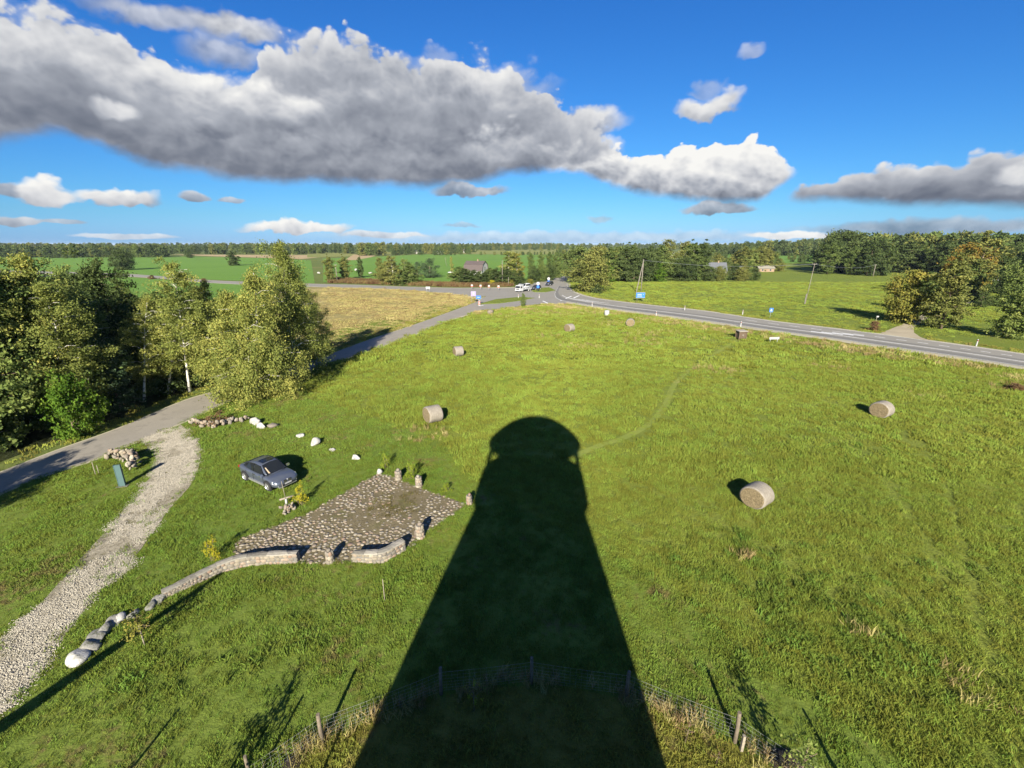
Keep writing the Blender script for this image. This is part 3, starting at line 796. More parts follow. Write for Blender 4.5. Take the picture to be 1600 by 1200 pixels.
def bank_grass():
    P = sample((-14, 6, 15, 14.5), 29 * 9 * 22); P = P[in_view(P) & inside(bank_poly, P)]
    p3, rot, scl, idx = spread(P); scl *= 0.6 + 0.8 * vnoise(P, 1.2, 8)
    scatter('bank_grass', p3, rot, scl, idx, tufts('bank_tuft', M['blade_bank'], (0.24, 28, 0.14, 0.022, 0.9)), 'yellowish grass inside the round fence')
    # taller pale grass along the fence line
    a = rng.uniform(0.15, math.pi - 0.15, 620); r = FR + rng.normal(0, 0.22, 620)
    P = np.stack([FC.x + r * np.cos(a), FC.y + r * np.sin(a)], 1); P = P[vnoise(P, 1.3, 12) > 0.35]
    p3, rot, scl, idx = spread(P)
    scatter('fence_grass', p3, rot, scl, idx, tufts('fence_tuft', M['blade_dry'], (0.16, 14, 0.38, 0.020, 0.7)), 'tall pale grass left standing along the wire fence')
def verge_grass():
    # rough dry grass between the meadow and the main road
    edge = main_lo[6:]
    seg = []
    for (ax, ay), (bx, by) in zip(edge[:-1], edge[1:]):
        L = math.hypot(bx - ax, by - ay); n = int(L * 7)
        t = rng.uniform(0, 1, n); s = rng.uniform(0.0, 1.0, n)
        nx, ny = (by - ay) / L, -(bx - ax) / L
        if ny > 0: nx, ny = -nx, -ny
        wd = 1.4 + 7.5 * s
        seg.append(np.stack([ax + (bx - ax) * t + nx * wd, ay + (by - ay) * t + ny * wd], 1))
    P = np.concatenate(seg); P = P[in_view(P)]; P = P[clear(P, [junction, main_poly, side_poly])]
    P = np.concatenate([P, np.array(west)[rng.integers(0, len(west), 500)] + np.stack([rng.normal(0, 2.0, 500), rng.uniform(-6.5, -.8, 500)], 1)]); P = P[clear(P, [junction, main_poly, side_poly])]
    q = vnoise(P, 5.0, 21); P1 = P[q > 0.30]; P2 = P[q <= 0.48]
    p3, rot, scl, idx = spread(P1)
    scatter('verge_grass', p3, rot, scl, idx, tufts('verge_tuft', M['blade_dry'], (0.6, 40, 0.42, 0.07, 0.6)), 'tall straw coloured grass along the near edge of the main road')
    p3, rot, scl, idx = spread(P2)
    scatter('verge_grass', p3, rot, scl, idx, tufts('verge_tuft', M['blade_meadow'], (0.6, 40, 0.36, 0.07, 0.6)), 'green rough grass along the near edge of the main road')
    # upper verge and the lane's verge
    P = []
    for line, off, dens in ((side_up, 1, 3.0), (main_up[6:], 1, 3.0)):
        for (ax, ay), (bx, by) in zip(line[:-1], line[1:]):
            L = math.hypot(bx - ax, by - ay); n = int(L * dens)
            t = rng.uniform(0, 1, n); nx, ny = -(by - ay) / L, (bx - ax) / L
            if ny < 0: nx, ny = -nx, -ny
            wd = rng.uniform(0.5, 3.2, n)
            P.append(np.stack([ax + (bx - ax) * t + nx * wd, ay + (by - ay) * t + ny * wd], 1))
    P = np.concatenate(P); P = P[in_view(P)]; P = P[clear(P, [junction, drive_poly, main_poly, side_poly])]
    p3, rot, scl, idx = spread(P)
    scatter('verge_grass', p3, rot, scl, idx, tufts('verge_tuft', M['blade_bank'], (0.5, 36, 0.22, 0.06, 0.7)), 'yellow green verge along the far edges of the lane and the main road')
    # brown weeds beyond the left road
    A = pxy([(515, 442.5), (580, 444), (650, 446.5), (720, 448.5), (800, 447.5)]); B = pxy([(515, 436), (580, 439), (650, 442), (720, 445), (800, 444)])
    t = rng.uniform(0, 1, 900) * (len(A) - 1.001); i = t.astype(int); f = (t - i)[:, None]; s = rng.uniform(0, 1, 900)[:, None]
    A, B = np.array(A), np.array(B)
    P = (A[i] * (1 - f) + A[i + 1] * f) * (1 - s) + (B[i] * (1 - f) + B[i + 1] * f) * s
    p3, rot, scl, idx = spread(P)
    scatter('weeds', p3, rot, scl, idx, tufts('weed', M['blade_rust'], (1.2, 60, 1.1, 0.16, 0.5)), 'brown dry weeds beyond the left road')
def straw_patches():
    C = [(1305, 572, 2.2), (910, 541, 3.0), (1020, 522, 3.5), (1000, 535, 3), (862, 525, 2.0), (690, 684, 1.1), (668, 668, 1.0), (1105, 575, 2), (1125, 580, 2), (1590, 606, 2.0), (1440, 620, 1.2), (655, 690, .9), (1160, 872, .5), (1345, 990, .35), (1520, 1090, .6), (1490, 1060, .4), (965, 505, 4), (880, 490, 5), (830, 488, 5), (790, 492, 3)]
    P = []
    for x, y, r in C:
        c = at(x, y); n = int(5 * r * r) + 6
        P.append(np.stack([c.x + rng.normal(0, r * .9, n), c.y + rng.normal(0, r * .6, n)], 1))
    P = np.concatenate(P); P = P[inside(meadow_poly, P)]
    p3, rot, scl, idx = spread(P, size=(0.5, 1.2))
    scatter('straw_tuft', p3, rot, scl, idx, tufts('straw', M['blade_dry'], (0.25, 16, 0.5, 0.035, 0.7)), 'pale dry tufts standing in the meadow')
def pasture_grass():
    P = sample((20, 85, 190, 215), 9000); P = P[in_view(P)]; P = P[inside(pasture_poly, P) & clear(P, [main_poly, drive_poly])]
    p3, rot, scl, idx = spread(P); scl *= 0.5 + 0.5 * vnoise(P, 14.0, 31)
    scatter('pasture_grass', p3, rot, scl, idx, tufts('pasture_tuft', M['blade_meadow'], (1.6, 60, 0.22, 0.14, 0.8)), 'short grass of the pasture beyond the main road')
    P = sample((-75, 60, 0, 200), 9000); P = P[in_view(P)]; P = P[inside(dry_poly, P)]
    p3, rot, scl, idx = spread(P); scl *= 0.3 + vnoise(P, 9.0, 33)
    scatter('field_grass', p3, rot, scl, idx, tufts('field_tuft', M['blade_dry'], (1.3, 50, 0.22, 0.12, 0.8)), 'dry stubble grass of the field between the roads')
meadow_grass(); lawn_grass(); bank_grass(); verge_grass(); straw_patches(); pasture_grass()

# pebbles on the gravel track
def dome(n=8, flat=0.55, jit=0.18):
    V = []
    for ring, (r, z) in enumerate(((1.0, -0.15), (0.92, flat * 0.55), (0.5, flat * 0.93))):
        for k in range(n):
            a = 2 * math.pi * (k + 0.5 * (ring % 2)) / n
            j = 1 + rng.normal(0, jit) * (0.5 if ring else 1)
            V.append((r * j * math.cos(a), r * j * math.sin(a), z * (1 + rng.normal(0, jit * 0.5))))
    V.append((rng.normal(0, .05), rng.normal(0, .05), flat))
    F = [(i * n + k, i * n + (k + 1) % n, (i + 1) * n + k) for i in range(2) for k in range(n)] + [(i * n + (k + 1) % n, (i + 1) * n + (k + 1) % n, (i + 1) * n + k) for i in range(2) for k in range(n)] + [(2 * n + k, 2 * n + (k + 1) % n, 3 * n) for k in range(n)]
    return np.array(V), np.array(F)
M['pebble'] = stone_mat('pale_pebbles', each=0.12, stops=[(0.0, (0.22, 0.195, 0.15)), (0.4, (0.31, 0.28, 0.215)), (0.8, (0.40, 0.365, 0.29)), (1.0, (0.26, 0.22, 0.16))], bmp=0.005)
def gravel_stones():
    meshes = []
    for k in range(5):
        VV, FF, TT, b = [], [], [], 0
        for j in range(60):
            v, f = dome(5, 0.6, 0.25)
            s = rng.uniform(0.010, 0.030); q = rng.normal(0, 0.17, 2); TT.append(np.full(len(v), rng.uniform(0, .88)))
            v = v * s * np.array([1, rng.uniform(.6, 1), 1]) + np.array([q[0], q[1], s * 0.15])
            VV.append(v); FF.append(f + b); b += len(v)
        meshes.append(np_mesh('pebbles', np.concatenate(VV), np.concatenate(FF), M['pebble'], smooth=True, attrs={'tint': np.concatenate(TT)}))
    c = source('pebble', meshes)
    P = sample((-46, 6, -12, 44), 34 * 38 * 22); P = P[in_view(P)]
    e = np.minimum(dist_line(grav_l, P), dist_line(grav_r, P)) * np.where(inside(gravel_poly, P), 1, -1)
    P = P[(e + (vnoise(P, 0.7, 41) - 0.5) * 1.0 > 0.15) & (vnoise(P, 1.6, 42) * 0.6 + vnoise(P, 0.6, 43) * 0.4 > 0.40) & clear(P, [side_poly])]
    scatter('gravel', *spread(P, tilt=0.05, z=0.036), c, 'loose pale stones of the gravel track')
    # grass creeping into the edges and the middle
    P = sample((-46, 6, -12, 44), 34 * 38 * 7); P = P[in_view(P)]
    e = np.minimum(dist_line(grav_l, P), dist_line(grav_r, P))
    P = P[inside(gravel_poly, P) & ((e + (vnoise(P, 0.8, 45) - 0.5) * 1.3 < 0.25) | (vnoise(P, 1.3, 46) > 0.70))]
    scatter('track_grass', *spread(P, z=0.03), tufts('track_tuft', M['blade_lawn'], (0.26, 20, 0.09, 0.026, 0.9)), 'grass creeping into the edges of the gravel track')
gravel_stones()

# ------------------------------------------------------------------ trees
def bark(name, c1, c2, scale=6.0):
    m, t, b, _ = new_mat(name)
    tc = t.nodes.new('ShaderNodeTexCoord').outputs['Object']
    n = X(t, noise(t, tc, scale, 5, 0.7).outputs[0])
    t.links.new(ramp(t, n, [(0.40, c2), (0.52, c1)]), b.inputs['Base Color'])
    b.inputs['Roughness'].default_value = 0.9; b.inputs['Specular IOR Level'].default_value = 0.15
    bump(t, b, n, 0.03); return m
M['bark_birch'] = bark('birch_bark', (0.60, 0.57, 0.50), (0.10, 0.09, 0.08), 2.2)
M['bark'] = bark('brown_bark', (0.17, 0.13, 0.09), (0.06, 0.045, 0.03))
def L3(a, b, c): return [(0.05, a), (0.5, b), (0.95, c)]
M['leaf_birch'] = leaf_mat('birch_leaves', L3((0.10, 0.128, 0.034), (0.225, 0.255, 0.064), (0.42, 0.385, 0.10)), 0.42)
M['leaf_birch_green'] = leaf_mat('green_birch_leaves', L3((0.085, 0.120, 0.036), (0.175, 0.225, 0.060), (0.30, 0.32, 0.09)), 0.42)
M['leaf_green'] = leaf_mat('green_leaves', L3((0.055, 0.084, 0.026), (0.105, 0.145, 0.040), (0.185, 0.215, 0.062)))
M['leaf_dark'] = leaf_mat('dark_leaves', L3((0.036, 0.056, 0.020), (0.070, 0.098, 0.032), (0.120, 0.148, 0.048)))
M['leaf_maple'] = leaf_mat('bright_maple_leaves', L3((0.05, 0.095, 0.014), (0.085, 0.16, 0.02), (0.15, 0.21, 0.03)), 0.4)
M['leaf_olive'] = leaf_mat('olive_leaves', L3((0.085, 0.098, 0.028), (0.155, 0.168, 0.046), (0.25, 0.235, 0.066)))
M['leaf_gold'] = leaf_mat('turning_leaves', L3((0.09, 0.10, 0.022), (0.185, 0.185, 0.040), (0.32, 0.255, 0.055)))
M['leaf_orange'] = leaf_mat('orange_leaves', L3((0.085, 0.10, 0.022), (0.19, 0.155, 0.034), (0.34, 0.175, 0.04)))
M['leaf_pine'] = leaf_mat('pine_needles', L3((0.032, 0.056, 0.026), (0.06, 0.092, 0.042), (0.105, 0.14, 0.07)), 0.15)
M['leaf_rust'] = leaf_mat('rusty_twigs', L3((0.07, 0.042, 0.022), (0.125, 0.075, 0.038), (0.19, 0.12, 0.06)), 0.1)
M['leaf_yellow'] = leaf_mat('yellow_shrub_leaves', L3((0.22, 0.22, 0.02), (0.42, 0.38, 0.03), (0.58, 0.50, 0.05)), 0.4)
M['leaf_lime'] = leaf_mat('lime_shrub_leaves', L3((0.12, 0.17, 0.02), (0.22, 0.28, 0.03), (0.36, 0.38, 0.05)), 0.4)

def profile_fn(kind):
    if kind == 'round': return lambda t: math.sqrt(max(0.0, 1 - (2 * t - 0.92) ** 2)) ** 0.9
    if kind == 'tall': return lambda t: (min(1, t * 3.2 + 0.25)) * (1 - t) ** 0.36 * 1.04
    if kind == 'cone': return lambda t: (1 - t) ** 0.85 * min(1, 0.55 + t * 4)
    if kind == 'column': return lambda t: min(1, t * 5 + 0.4) * (1 - t ** 3) 
    if kind == 'bush': return lambda t: math.sqrt(max(0.0, 1 - t * t))
    return lambda t: 1.0

def grow(name, H, kind, rad, base, n_limbs, clumps, leaves, lsize, crad, droop=0.0, trunk=0.22, lean=0.05, bark_m='bark', leaf_m='leaf_green', seed=1, aspect=0.55, sparse=0.0, trunks=1, limb_sides=5):
    """returns (trunk mesh, crown mesh)"""
    r = np.random.default_rng(seed); f = profile_fn(kind)
    mb = MB(); centres = []; ctint = []
    for tk in range(trunks):
        off = Vector((0, 0, 0)) if trunks == 1 else Vector((math.cos(tk * 2.4), math.sin(tk * 2.4), 0)) * 0.25
        ldir = Vector((r.normal(0, lean) + (off.x * 0.35 if trunks > 1 else 0), r.normal(0, lean) + (off.y * 0.35 if trunks > 1 else 0), 1))
        hT = H * (1.0 if tk == 0 else r.uniform(0.75, 0.95))
        n = 9; pts = []; wob = Vector((0, 0, 0))
        for i in range(n):
            t = i / (n - 1)
            wob += Vector((r.normal(0, 0.02), r.normal(0, 0.02), 0)) * hT * 0.35
            pts.append(off + ldir * (hT * 0.97 * t) + wob * t)
        rr = [max(0.02, trunk * (1.25 if i == 0 else 1) * (1 - 0.93 * i / (n - 1))) for i in range(n)]
        mb.tube([pts[0] - Vector((0, 0, 0.15))] + pts[1:], rr, 8)
        def axis(t):
            x = max(0, min(0.999, t)) * (n - 1); i = int(x)
            return pts[i].lerp(pts[i + 1], x - i)
        for li in range(n_limbs // trunks):
            t = ((li + r.uniform(0, 1)) / (n_limbs // trunks)) ** 0.9
            h = base + (1 - base) * t
            a = li * 2.399 + r.normal(0, 0.5)
            L = rad * f(t) * r.uniform(0.72, 1.15) * (0.85 if trunks > 1 else 1)
            if L < 0.15: L = 0.15
            p0 = axis(max(0.02, h - (L / H) * (0.55 if kind != 'cone' else -0.05)))
            p2 = axis(h) + Vector((math.cos(a) * L, math.sin(a) * L, -L * 0.15 * (1 + droop)))
            p1 = p0.lerp(p2, 0.5) + Vector((0, 0, L * 0.12))
            tr = trunk * 0.34 * (1 - 0.7 * h) + 0.012
            mb.tube([p0, p1, p2], [tr, tr * 0.6, 0.012], limb_sides, caps=False)
            nc = max(1, int(clumps / n_limbs * (0.5 + L / rad)))
            lt = r.uniform(-0.18, 0.18)
            for c in range(nc):
                s = 1 - 0.75 * r.uniform(0, 1) ** 1.6
                q = (p1.lerp(p2, s * 2 - 1) if s > 0.5 else p0.lerp(p1, s * 2))
                q = q + Vector(r.normal(0, 1, 3)) * crad * 0.75
                q.z -= droop * r.uniform(0, 1) * crad * 2
                if q.z < 0.25: q.z = r.uniform(0.25, 0.9)
                centres.append((q, crad * r.uniform(0.6, 1.25))); ctint.append(lt)
        for c in range(max(1, clumps // 14)):        # the leader
            q = axis(1.0) - Vector((0, 0, r.uniform(0, 0.10) * H)) + Vector(r.normal(0, 1, 3)) * crad * 0.35
            centres.append((q, crad * 0.7)); ctint.append(r.uniform(-.1, .1))
    C = np.array([tuple(c[0]) for c in centres]); CR = np.array([c[1] for c in centres]); CT = np.array(ctint) + r.normal(0, 0.10, len(C))
    keep = r.uniform(0, 1, len(C)) >= sparse
    C, CR, CT = C[keep], CR[keep], CT[keep]
    N = len(C) * leaves
    ci = np.repeat(np.arange(len(C)), leaves)
    g = r.normal(0, 0.5, (N, 3)); g[:, 2] *= 0.75
    if droop: g[:, 2] = g[:, 2] * 0.6 - np.abs(r.normal(0, 0.8, N)) * droop; g[:, :2] *= 0.75
    P = C[ci] + g * CR[ci][:, None]
    P[:, 2] = np.maximum(P[:, 2], 0.06)
    d1 = r.normal(0, 1, (N, 3)); d1[:, 2] -= 0.5 + droop; d1 /= np.linalg.norm(d1, axis=1)[:, None]
    out = P - np.array([0, 0, H * (base + 1) / 2]); out /= np.linalg.norm(out, axis=1)[:, None] + 1e-6
    nrm = out * 0.7 + r.normal(0, 0.6, (N, 3)) + np.array([0, 0, 0.45])
    d2 = np.cross(d1, nrm); d2 /= np.linalg.norm(d2, axis=1)[:, None] + 1e-6
    s = lsize * r.uniform(0.6, 1.3, N)[:, None]
    V = np.stack([P - d1 * s, P + d2 * s * aspect, P + d1 * s, P - d2 * s * aspect], 1).reshape(-1, 3)
    F = np.arange(N * 4).reshape(N, 4)
    tint = np.clip(0.5 + CT[ci] + r.normal(0, 0.14, N), 0, 1)
    crown = np_mesh(name + '_crown', V, F, M[leaf_m], attrs={'tint': np.repeat(tint, 4)})
    return mb.mesh(name + '_trunk', M[bark_m]), crown, H

PROTO = {
 'birch_a': grow('birch', 17, 'tall', 4.2, 0.16, 50, 330, 130, 0.105, 1.0, 0.75, 0.20, 0.04, 'bark_birch', 'leaf_birch', 11),
 'birch_b': grow('birch', 16, 'tall', 3.2, 0.22, 40, 220, 120, 0.10, 0.9, 0.6, 0.17, 0.05, 'bark_birch', 'leaf_birch', 12, sparse=0.1),
 'birch_c': grow('birch', 15, 'tall', 2.7, 0.30, 34, 150, 110, 0.10, 0.85, 0.45, 0.15, 0.06, 'bark_birch', 'leaf_birch', 13, sparse=0.15),
 'birch_wide': grow('birch', 14, 'round', 5.2, 0.12, 52, 390, 130, 0.105, 1.1, 0.85, 0.20, 0.05, 'bark_birch', 'leaf_birch', 14, trunks=3),
 'broad_a': grow('broad', 14, 'round', 5.0, 0.14, 46, 300, 100, 0.145, 1.15, 0.1, 0.28, 0.03, 'bark', 'leaf_green', 21),
 'broad_b': grow('broad', 13, 'tall', 4.6, 0.10, 44, 280, 100, 0.145, 1.1, 0.1, 0.26, 0.04, 'bark', 'leaf_green', 22),
 'spruce': grow('spruce', 15, 'cone', 3.4, 0.06, 70, 420, 40, 0.19, 0.75, 0.35, 0.22, 0.02, 'bark', 'leaf_dark', 23, 0.35),
 'maple': grow('maple', 7, 'round', 3.0, 0.15, 26, 110, 50, 0.15, 0.75, 0.0, 0.12, 0.05, 'bark', 'leaf_maple', 24, 0.85),
 # lighter versions for the middle distance
 'mid_round': grow('mid_round', 12, 'round', 4.6, 0.08, 30, 150, 58, 0.25, 1.2, 0.0, 0.25, 0.03, 'bark', 'leaf_green', 31),
 'mid_round2': grow('mid_round2', 12, 'round', 4.2, 0.05, 28, 140, 58, 0.25, 1.2, 0.1, 0.25, 0.04, 'bark', 'leaf_green', 32),
 'mid_tall': grow('mid_tall', 15, 'tall', 3.3, 0.10, 30, 140, 56, 0.24, 1.05, 0.2, 0.2, 0.03, 'bark', 'leaf_green', 33),
 'mid_birch': grow('mid_birch', 15, 'tall', 3.0, 0.15, 30, 120, 56, 0.22, 1.0, 0.4, 0.2, 0.04, 'bark_birch', 'leaf_birch', 34, sparse=0.1),
 'mid_thin': grow('mid_thin', 16, 'column', 2.6, 0.30, 26, 80, 48, 0.21, 0.9, 0.3, 0.2, 0.05, 'bark', 'leaf_olive', 35, sparse=0.25),
 'mid_cone': grow('mid_cone', 13, 'cone', 3.0, 0.03, 34, 150, 48, 0.26, 0.9, 0.2, 0.2, 0.02, 'bark', 'leaf_dark', 36, 0.4),
 'mid_pine': grow('mid_pine', 10, 'round', 5.0, 0.05, 30, 120, 60, 0.25, 1.0, 0.0, 0.25, 0.03, 'bark', 'leaf_pine', 37, 0.3),
 'bush': grow('bush', 4, 'bush', 2.2, 0.02, 16, 60, 26, 0.22, 0.7, 0.0, 0.08, 0.05, 'bark', 'leaf_dark', 38, trunks=2),
 # far
 'far_round': grow('far_round', 14, 'round', 5.0, 0.03, 14, 46, 16, 0.85, 1.7, 0.0, 0.25, 0.03, 'bark', 'leaf_green', 41, limb_sides=3),
 'far_tall': grow('far_tall', 16, 'tall', 4.0, 0.05, 14, 46, 16, 0.80, 1.5, 0.0, 0.25, 0.03, 'bark', 'leaf_olive', 42, limb_sides=3),
 'far_cone': grow('far_cone', 15, 'cone', 3.6, 0.02, 14, 46, 14, 0.75, 1.3, 0.0, 0.25, 0.03, 'bark', 'leaf_dark', 43, limb_sides=3),
}
def tree(name, proto, loc, height, label, cat='tree', group=None, leaf=None, width=1.0, rz=None, trunk=True):
    tm, cm, H = PROTO[proto]
    s = height / H
    root = empty(name, (loc[0], loc[1], 0.0), rng.uniform(0, 6.28) if rz is None else rz, label, cat, group)
    root.scale = (s * width, s * width, s)
    if trunk: link('trunk', tm, root)
    c = link('crown', cm, root)
    if leaf:
        c.material_slots[0].link = 'OBJECT'; c.material_slots[0].material = M[leaf]
    return root
def tree_px(name, proto, x, yb, yt, label, leaf=None, width=1.0, group=None, cat='tree', rz=None):
    p = at(x, yb)
    return tree(name, proto, p, height_at(p.y, yt), label, cat, group, leaf, width, rz)

ORD = ['first', 'second', 'third', 'fourth', 'fifth', 'sixth', 'seventh', 'eighth', 'ninth', 'tenth', 'eleventh', 'twelfth', 'thirteenth', 'fourteenth', 'fifteenth', 'sixteenth', 'seventeenth', 'eighteenth', 'nineteenth', 'twentieth', 'twenty first', 'twenty second', 'twenty third', 'twenty fourth', 'twenty fifth', 'twenty sixth']
# --- the grove left of the lane, front row by the verge
tree_px('birch_tree', 'birch_wide', 398, 619, 420, 'broad leaning birch with yellowing leaves drooping over the lane', width=1.0, rz=0.6)
tree_px('birch_tree', 'birch_a', 464, 592, 378, 'tallest birch of the grove, its thin top above the horizon', 'leaf_birch', 0.95, rz=1.0)
tree_px('birch_tree', 'birch_b', 494, 560, 436, 'rounded birch at the grove end nearest the crossing', 'leaf_birch', 1.25, rz=2.0)
tree_px('birch_tree', 'birch_c', 297, 612, 402, 'slim white stemmed birch with sparse yellowish crown in front of the green field', 'leaf_birch', 1.0, rz=0.3)
tree_px('birch_tree', 'birch_c', 225, 628, 462, 'short golden birch between dark trees of the grove', 'leaf_birch', 1.1, rz=2.2)
tree_px('birch_tree', 'birch_b', 128, 655, 440, 'tall yellow green birch behind the bright maple', 'leaf_birch', 1.25, rz=4.0)
tree_px('maple_tree', 'maple', 118, 684, 590, 'small bright green maple at the edge of the dark grove', None, 0.75, rz=1.0)
tree_px('maple_tree', 'maple', -12, 705, 590, 'small green maple cut by the left edge of the photo', 'leaf_green', 1.1, rz=3.0)
tree_px('alder_tree', 'broad_b', 178, 600, 412, 'dark round topped tree rising beside the green field', 'leaf_dark', 0.95)
tree_px('spruce_tree', 'spruce', 262, 606, 500, 'small dark spruce behind the golden birch', 'leaf_dark', 1.1)
tree_px('spruce_tree', 'spruce', 190, 640, 530, 'small dark spruce low beside the maple', 'leaf_pine', 1.3)
tree_px('pine_tree', 'mid_pine', 66, 660, 505, 'bluish young pine in the shade of the grove', 'leaf_pine', 0.8)
tree_px('alder_tree', 'broad_a', 330, 585, 452, 'green tree between the slim birch and the broad birch', 'leaf_birch_green', 0.9)
tree_px('alder_tree', 'broad_b', 40, 660, 405, 'large olive green tree towering over the young pine', 'leaf_birch_green', 0.95)
tree_px('alder_tree', 'broad_b', -30, 690, 395, 'large tree at the left edge of the photo reaching the horizon', 'leaf_birch_green', 0.9)
tree_px('birch_tree', 'birch_b', 82, 652, 396, 'tall pale birch left of the dark round topped tree', 'leaf_birch', 1.3, rz=5.0)
tree_px('birch_tree', 'birch_c', 160, 636, 446, 'pale green birch in front of the dark round topped tree', 'leaf_birch_green', 1.5, rz=3.3)
tree_px('birch_tree', 'birch_c', 262, 616, 486, 'low golden birch left of the slim white stemmed one', 'leaf_birch', 1.3, rz=1.3)
tree_px('birch_tree', 'birch_b', 345, 606, 440, 'pale birch between the slim one and the broad leaning one', 'leaf_birch', 1.1, rz=0.3)
# the rest of the grove behind
k = 0; grng = np.random.default_rng(77)
gp = np.array(pxy([(-420, 820), (0, 700), (200, 640), (330, 596), (372, 578), (330, 560), (200, 520), (60, 470), (-420, 480)]))
tries = 0; placed = []
while k < 34 and tries < 900:
    tries += 1
    q = np.array([[grng.uniform(-95, -34), grng.uniform(36, 82)]])
    if not inside(gp, q)[0] or dist_line(side_up, q)[0] < 8.5 or any((q[0][0] - a) ** 2 + (q[0][1] - b) ** 2 < 16 for a, b in placed): continue
    placed.append(tuple(q[0])); k += 1
    pr = ['broad_a', 'broad_b', 'birch_b', 'spruce', 'birch_c', 'broad_b'][k % 6]
    zc = q[0][1] * CP + CAM_H * SP
    px = 800 + FOCAL * q[0][0] / zc
    top = 395 + 0.10 * max(0, px) if px < 215 else 455
    h = min(17.0, max(8.0, height_at(q[0][1], top + grng.uniform(0, 26))))
    tree('grove_tree', pr, q[0], h, 'one of the crowded trees inside the roadside grove', 'tree', 'crowded trees of the roadside grove',
         ['leaf_birch_green', 'leaf_green', 'leaf_birch', 'leaf_dark', 'leaf_birch_green', 'leaf_birch_green'][k % 6])
for i in range(16):
    t = i / 15; p = at(-60 + 420 * t + rng.normal(0, 8), 728 - 118 * t - rng.uniform(16, 30))
    tree('undergrowth_bush', 'bush', p, rng.uniform(1.5, 3.2), ORD[i] + ' bush from the left along the foot of the grove', 'bush', 'bushes under the grove', ['leaf_dark', 'leaf_green', 'leaf_birch_green'][i % 3])
# --- trees outside the frame whose shadows fall on the lane at the lower left
for i, (x, y, h) in enumerate(((-45.0, 14.0, 9.0), (-39.0, 20.5, 7.0), (-37.0, 15.0, 8.0), (-51.0, 20, 10.0))):
    tree('lane_tree', 'broad_b', (x, y), h, 'one of the trees by the lane left of the view', 'tree', 'trees by the lane left of the view', 'leaf_green')

# --- lone trees and clumps in the middle distance
tree_px('oak_tree', 'mid_round', 194, 422, 390, 'lone dark oak in the far green field, the larger of two', 'leaf_dark', 1.35)
tree_px('oak_tree', 'mid_round2', 365, 415, 393, 'smaller lone oak in the far green field, left of the tall birch', 'leaf_dark', 1.25)
tree_px('oak_tree', 'mid_round2', 297, 403, 389, 'small dark tree at the far rim of the green field', 'leaf_dark', 1.2)
tree_px('shrub', 'bush', 237, 436, 430, 'rust brown shrub beside the left road', 'leaf_rust', 1.6)
tree_px('shrub', 'bush', 320, 441, 435, 'rust brown shrub by the left road, nearer the birches', 'leaf_rust', 1.6)
tree_px('willow_tree', 'mid_tall', 517, 440, 401, 'left tree of the narrow clump beyond the left road', 'leaf_olive', 1.1)
tree_px('willow_tree', 'mid_tall', 540, 437, 401, 'right tree of the narrow clump, brownish green', 'leaf_olive', 1.25)
tree_px('poplar_tree', 'mid_tall', 564, 434, 401, 'narrow single tree standing apart beyond the left road', 'leaf_dark', 0.7)
tree_px('birch_tree', 'mid_birch', 596, 441, 401, 'leftmost birch of the thicket beyond the left road', 'leaf_olive', 1.0)
tree_px('birch_tree', 'mid_birch', 617, 446, 398, 'tallest birch of the thicket beyond the left road', 'leaf_olive', 1.4)
tree_px('willow_tree', 'mid_round', 606, 444, 409, 'broad olive willow between the first two birches of the thicket', 'leaf_olive', 1.3)
tree_px('willow_tree', 'mid_round2', 640, 445, 411, 'broad green willow at the right end of the thicket', 'leaf_green', 1.3)
tree_px('birch_tree', 'mid_birch', 636, 444, 403, 'rightmost birch of the thicket beyond the left road', 'leaf_birch_green', 1.2)
tree_px('willow_tree', 'mid_round2', 625, 446, 420, 'low rounded willow in front of the thicket', 'leaf_green', 1.2)
tree_px('pine_tree', 'mid_pine', 672, 434, 405, 'wide flat topped pine left of the dark roofed house', 'leaf_pine', 1.25)
tree_px('pine_tree', 'mid_pine', 652, 431, 410, 'smaller pine touching the wide flat topped pine', 'leaf_pine', 1.1)
tree_px('birch_sapling', 'mid_birch', 706, 427, 400, 'thin young birch between the pine and the house', 'leaf_birch', 0.6)
for i, x in enumerate((717, 725, 733, 741, 749, 757, 766, 775, 784, 793, 803, 812)):
    tree_px('garden_tree', 'mid_cone' if i % 3 else 'mid_round2', x, 443 + (i % 2) * 2, (420 if 730 < x < 768 else 418) + (i * 7 % 6), ORD[i] + ' from the left of the dark bushy trees hedging the house garden', 'leaf_dark' if i % 2 else 'leaf_green', 2.0, 'dark garden trees before the house', 'tree')
tree_px('birch_tree', 'mid_birch', 795, 441, 391, 'yellowing birch right of the dark roofed house', 'leaf_birch', 1.6)
tree_px('birch_tree', 'mid_birch', 809, 440, 393, 'second yellowing birch right of the dark roofed house', 'leaf_gold', 1.4)
for i, (x, yb, yt) in enumerate(((829, 428, 395), (845, 427, 394), (858, 427, 393), (868, 426, 394), (876, 426, 395))):
    tree_px('poplar_tree', 'mid_tall', x, yb, yt, ORD[i] + ' from the left in the row of slim poplars beyond the crossing', 'leaf_green', 0.85, 'slim poplars beyond the crossing')
for i, (x, yb, yt, lf) in enumerate(((846, 440, 413, 'leaf_green'), (858, 438, 411, 'leaf_dark'), (870, 434, 410, 'leaf_green'), (834, 441, 416, 'leaf_dark'))):
    tree_px('garden_tree', 'mid_round', x, yb, yt, ('round green tree left of the vehicles', 'dark round tree above the parked van', 'round tree close to the bend of the road', 'dark low tree above the white truck')[i], lf, 1.0)
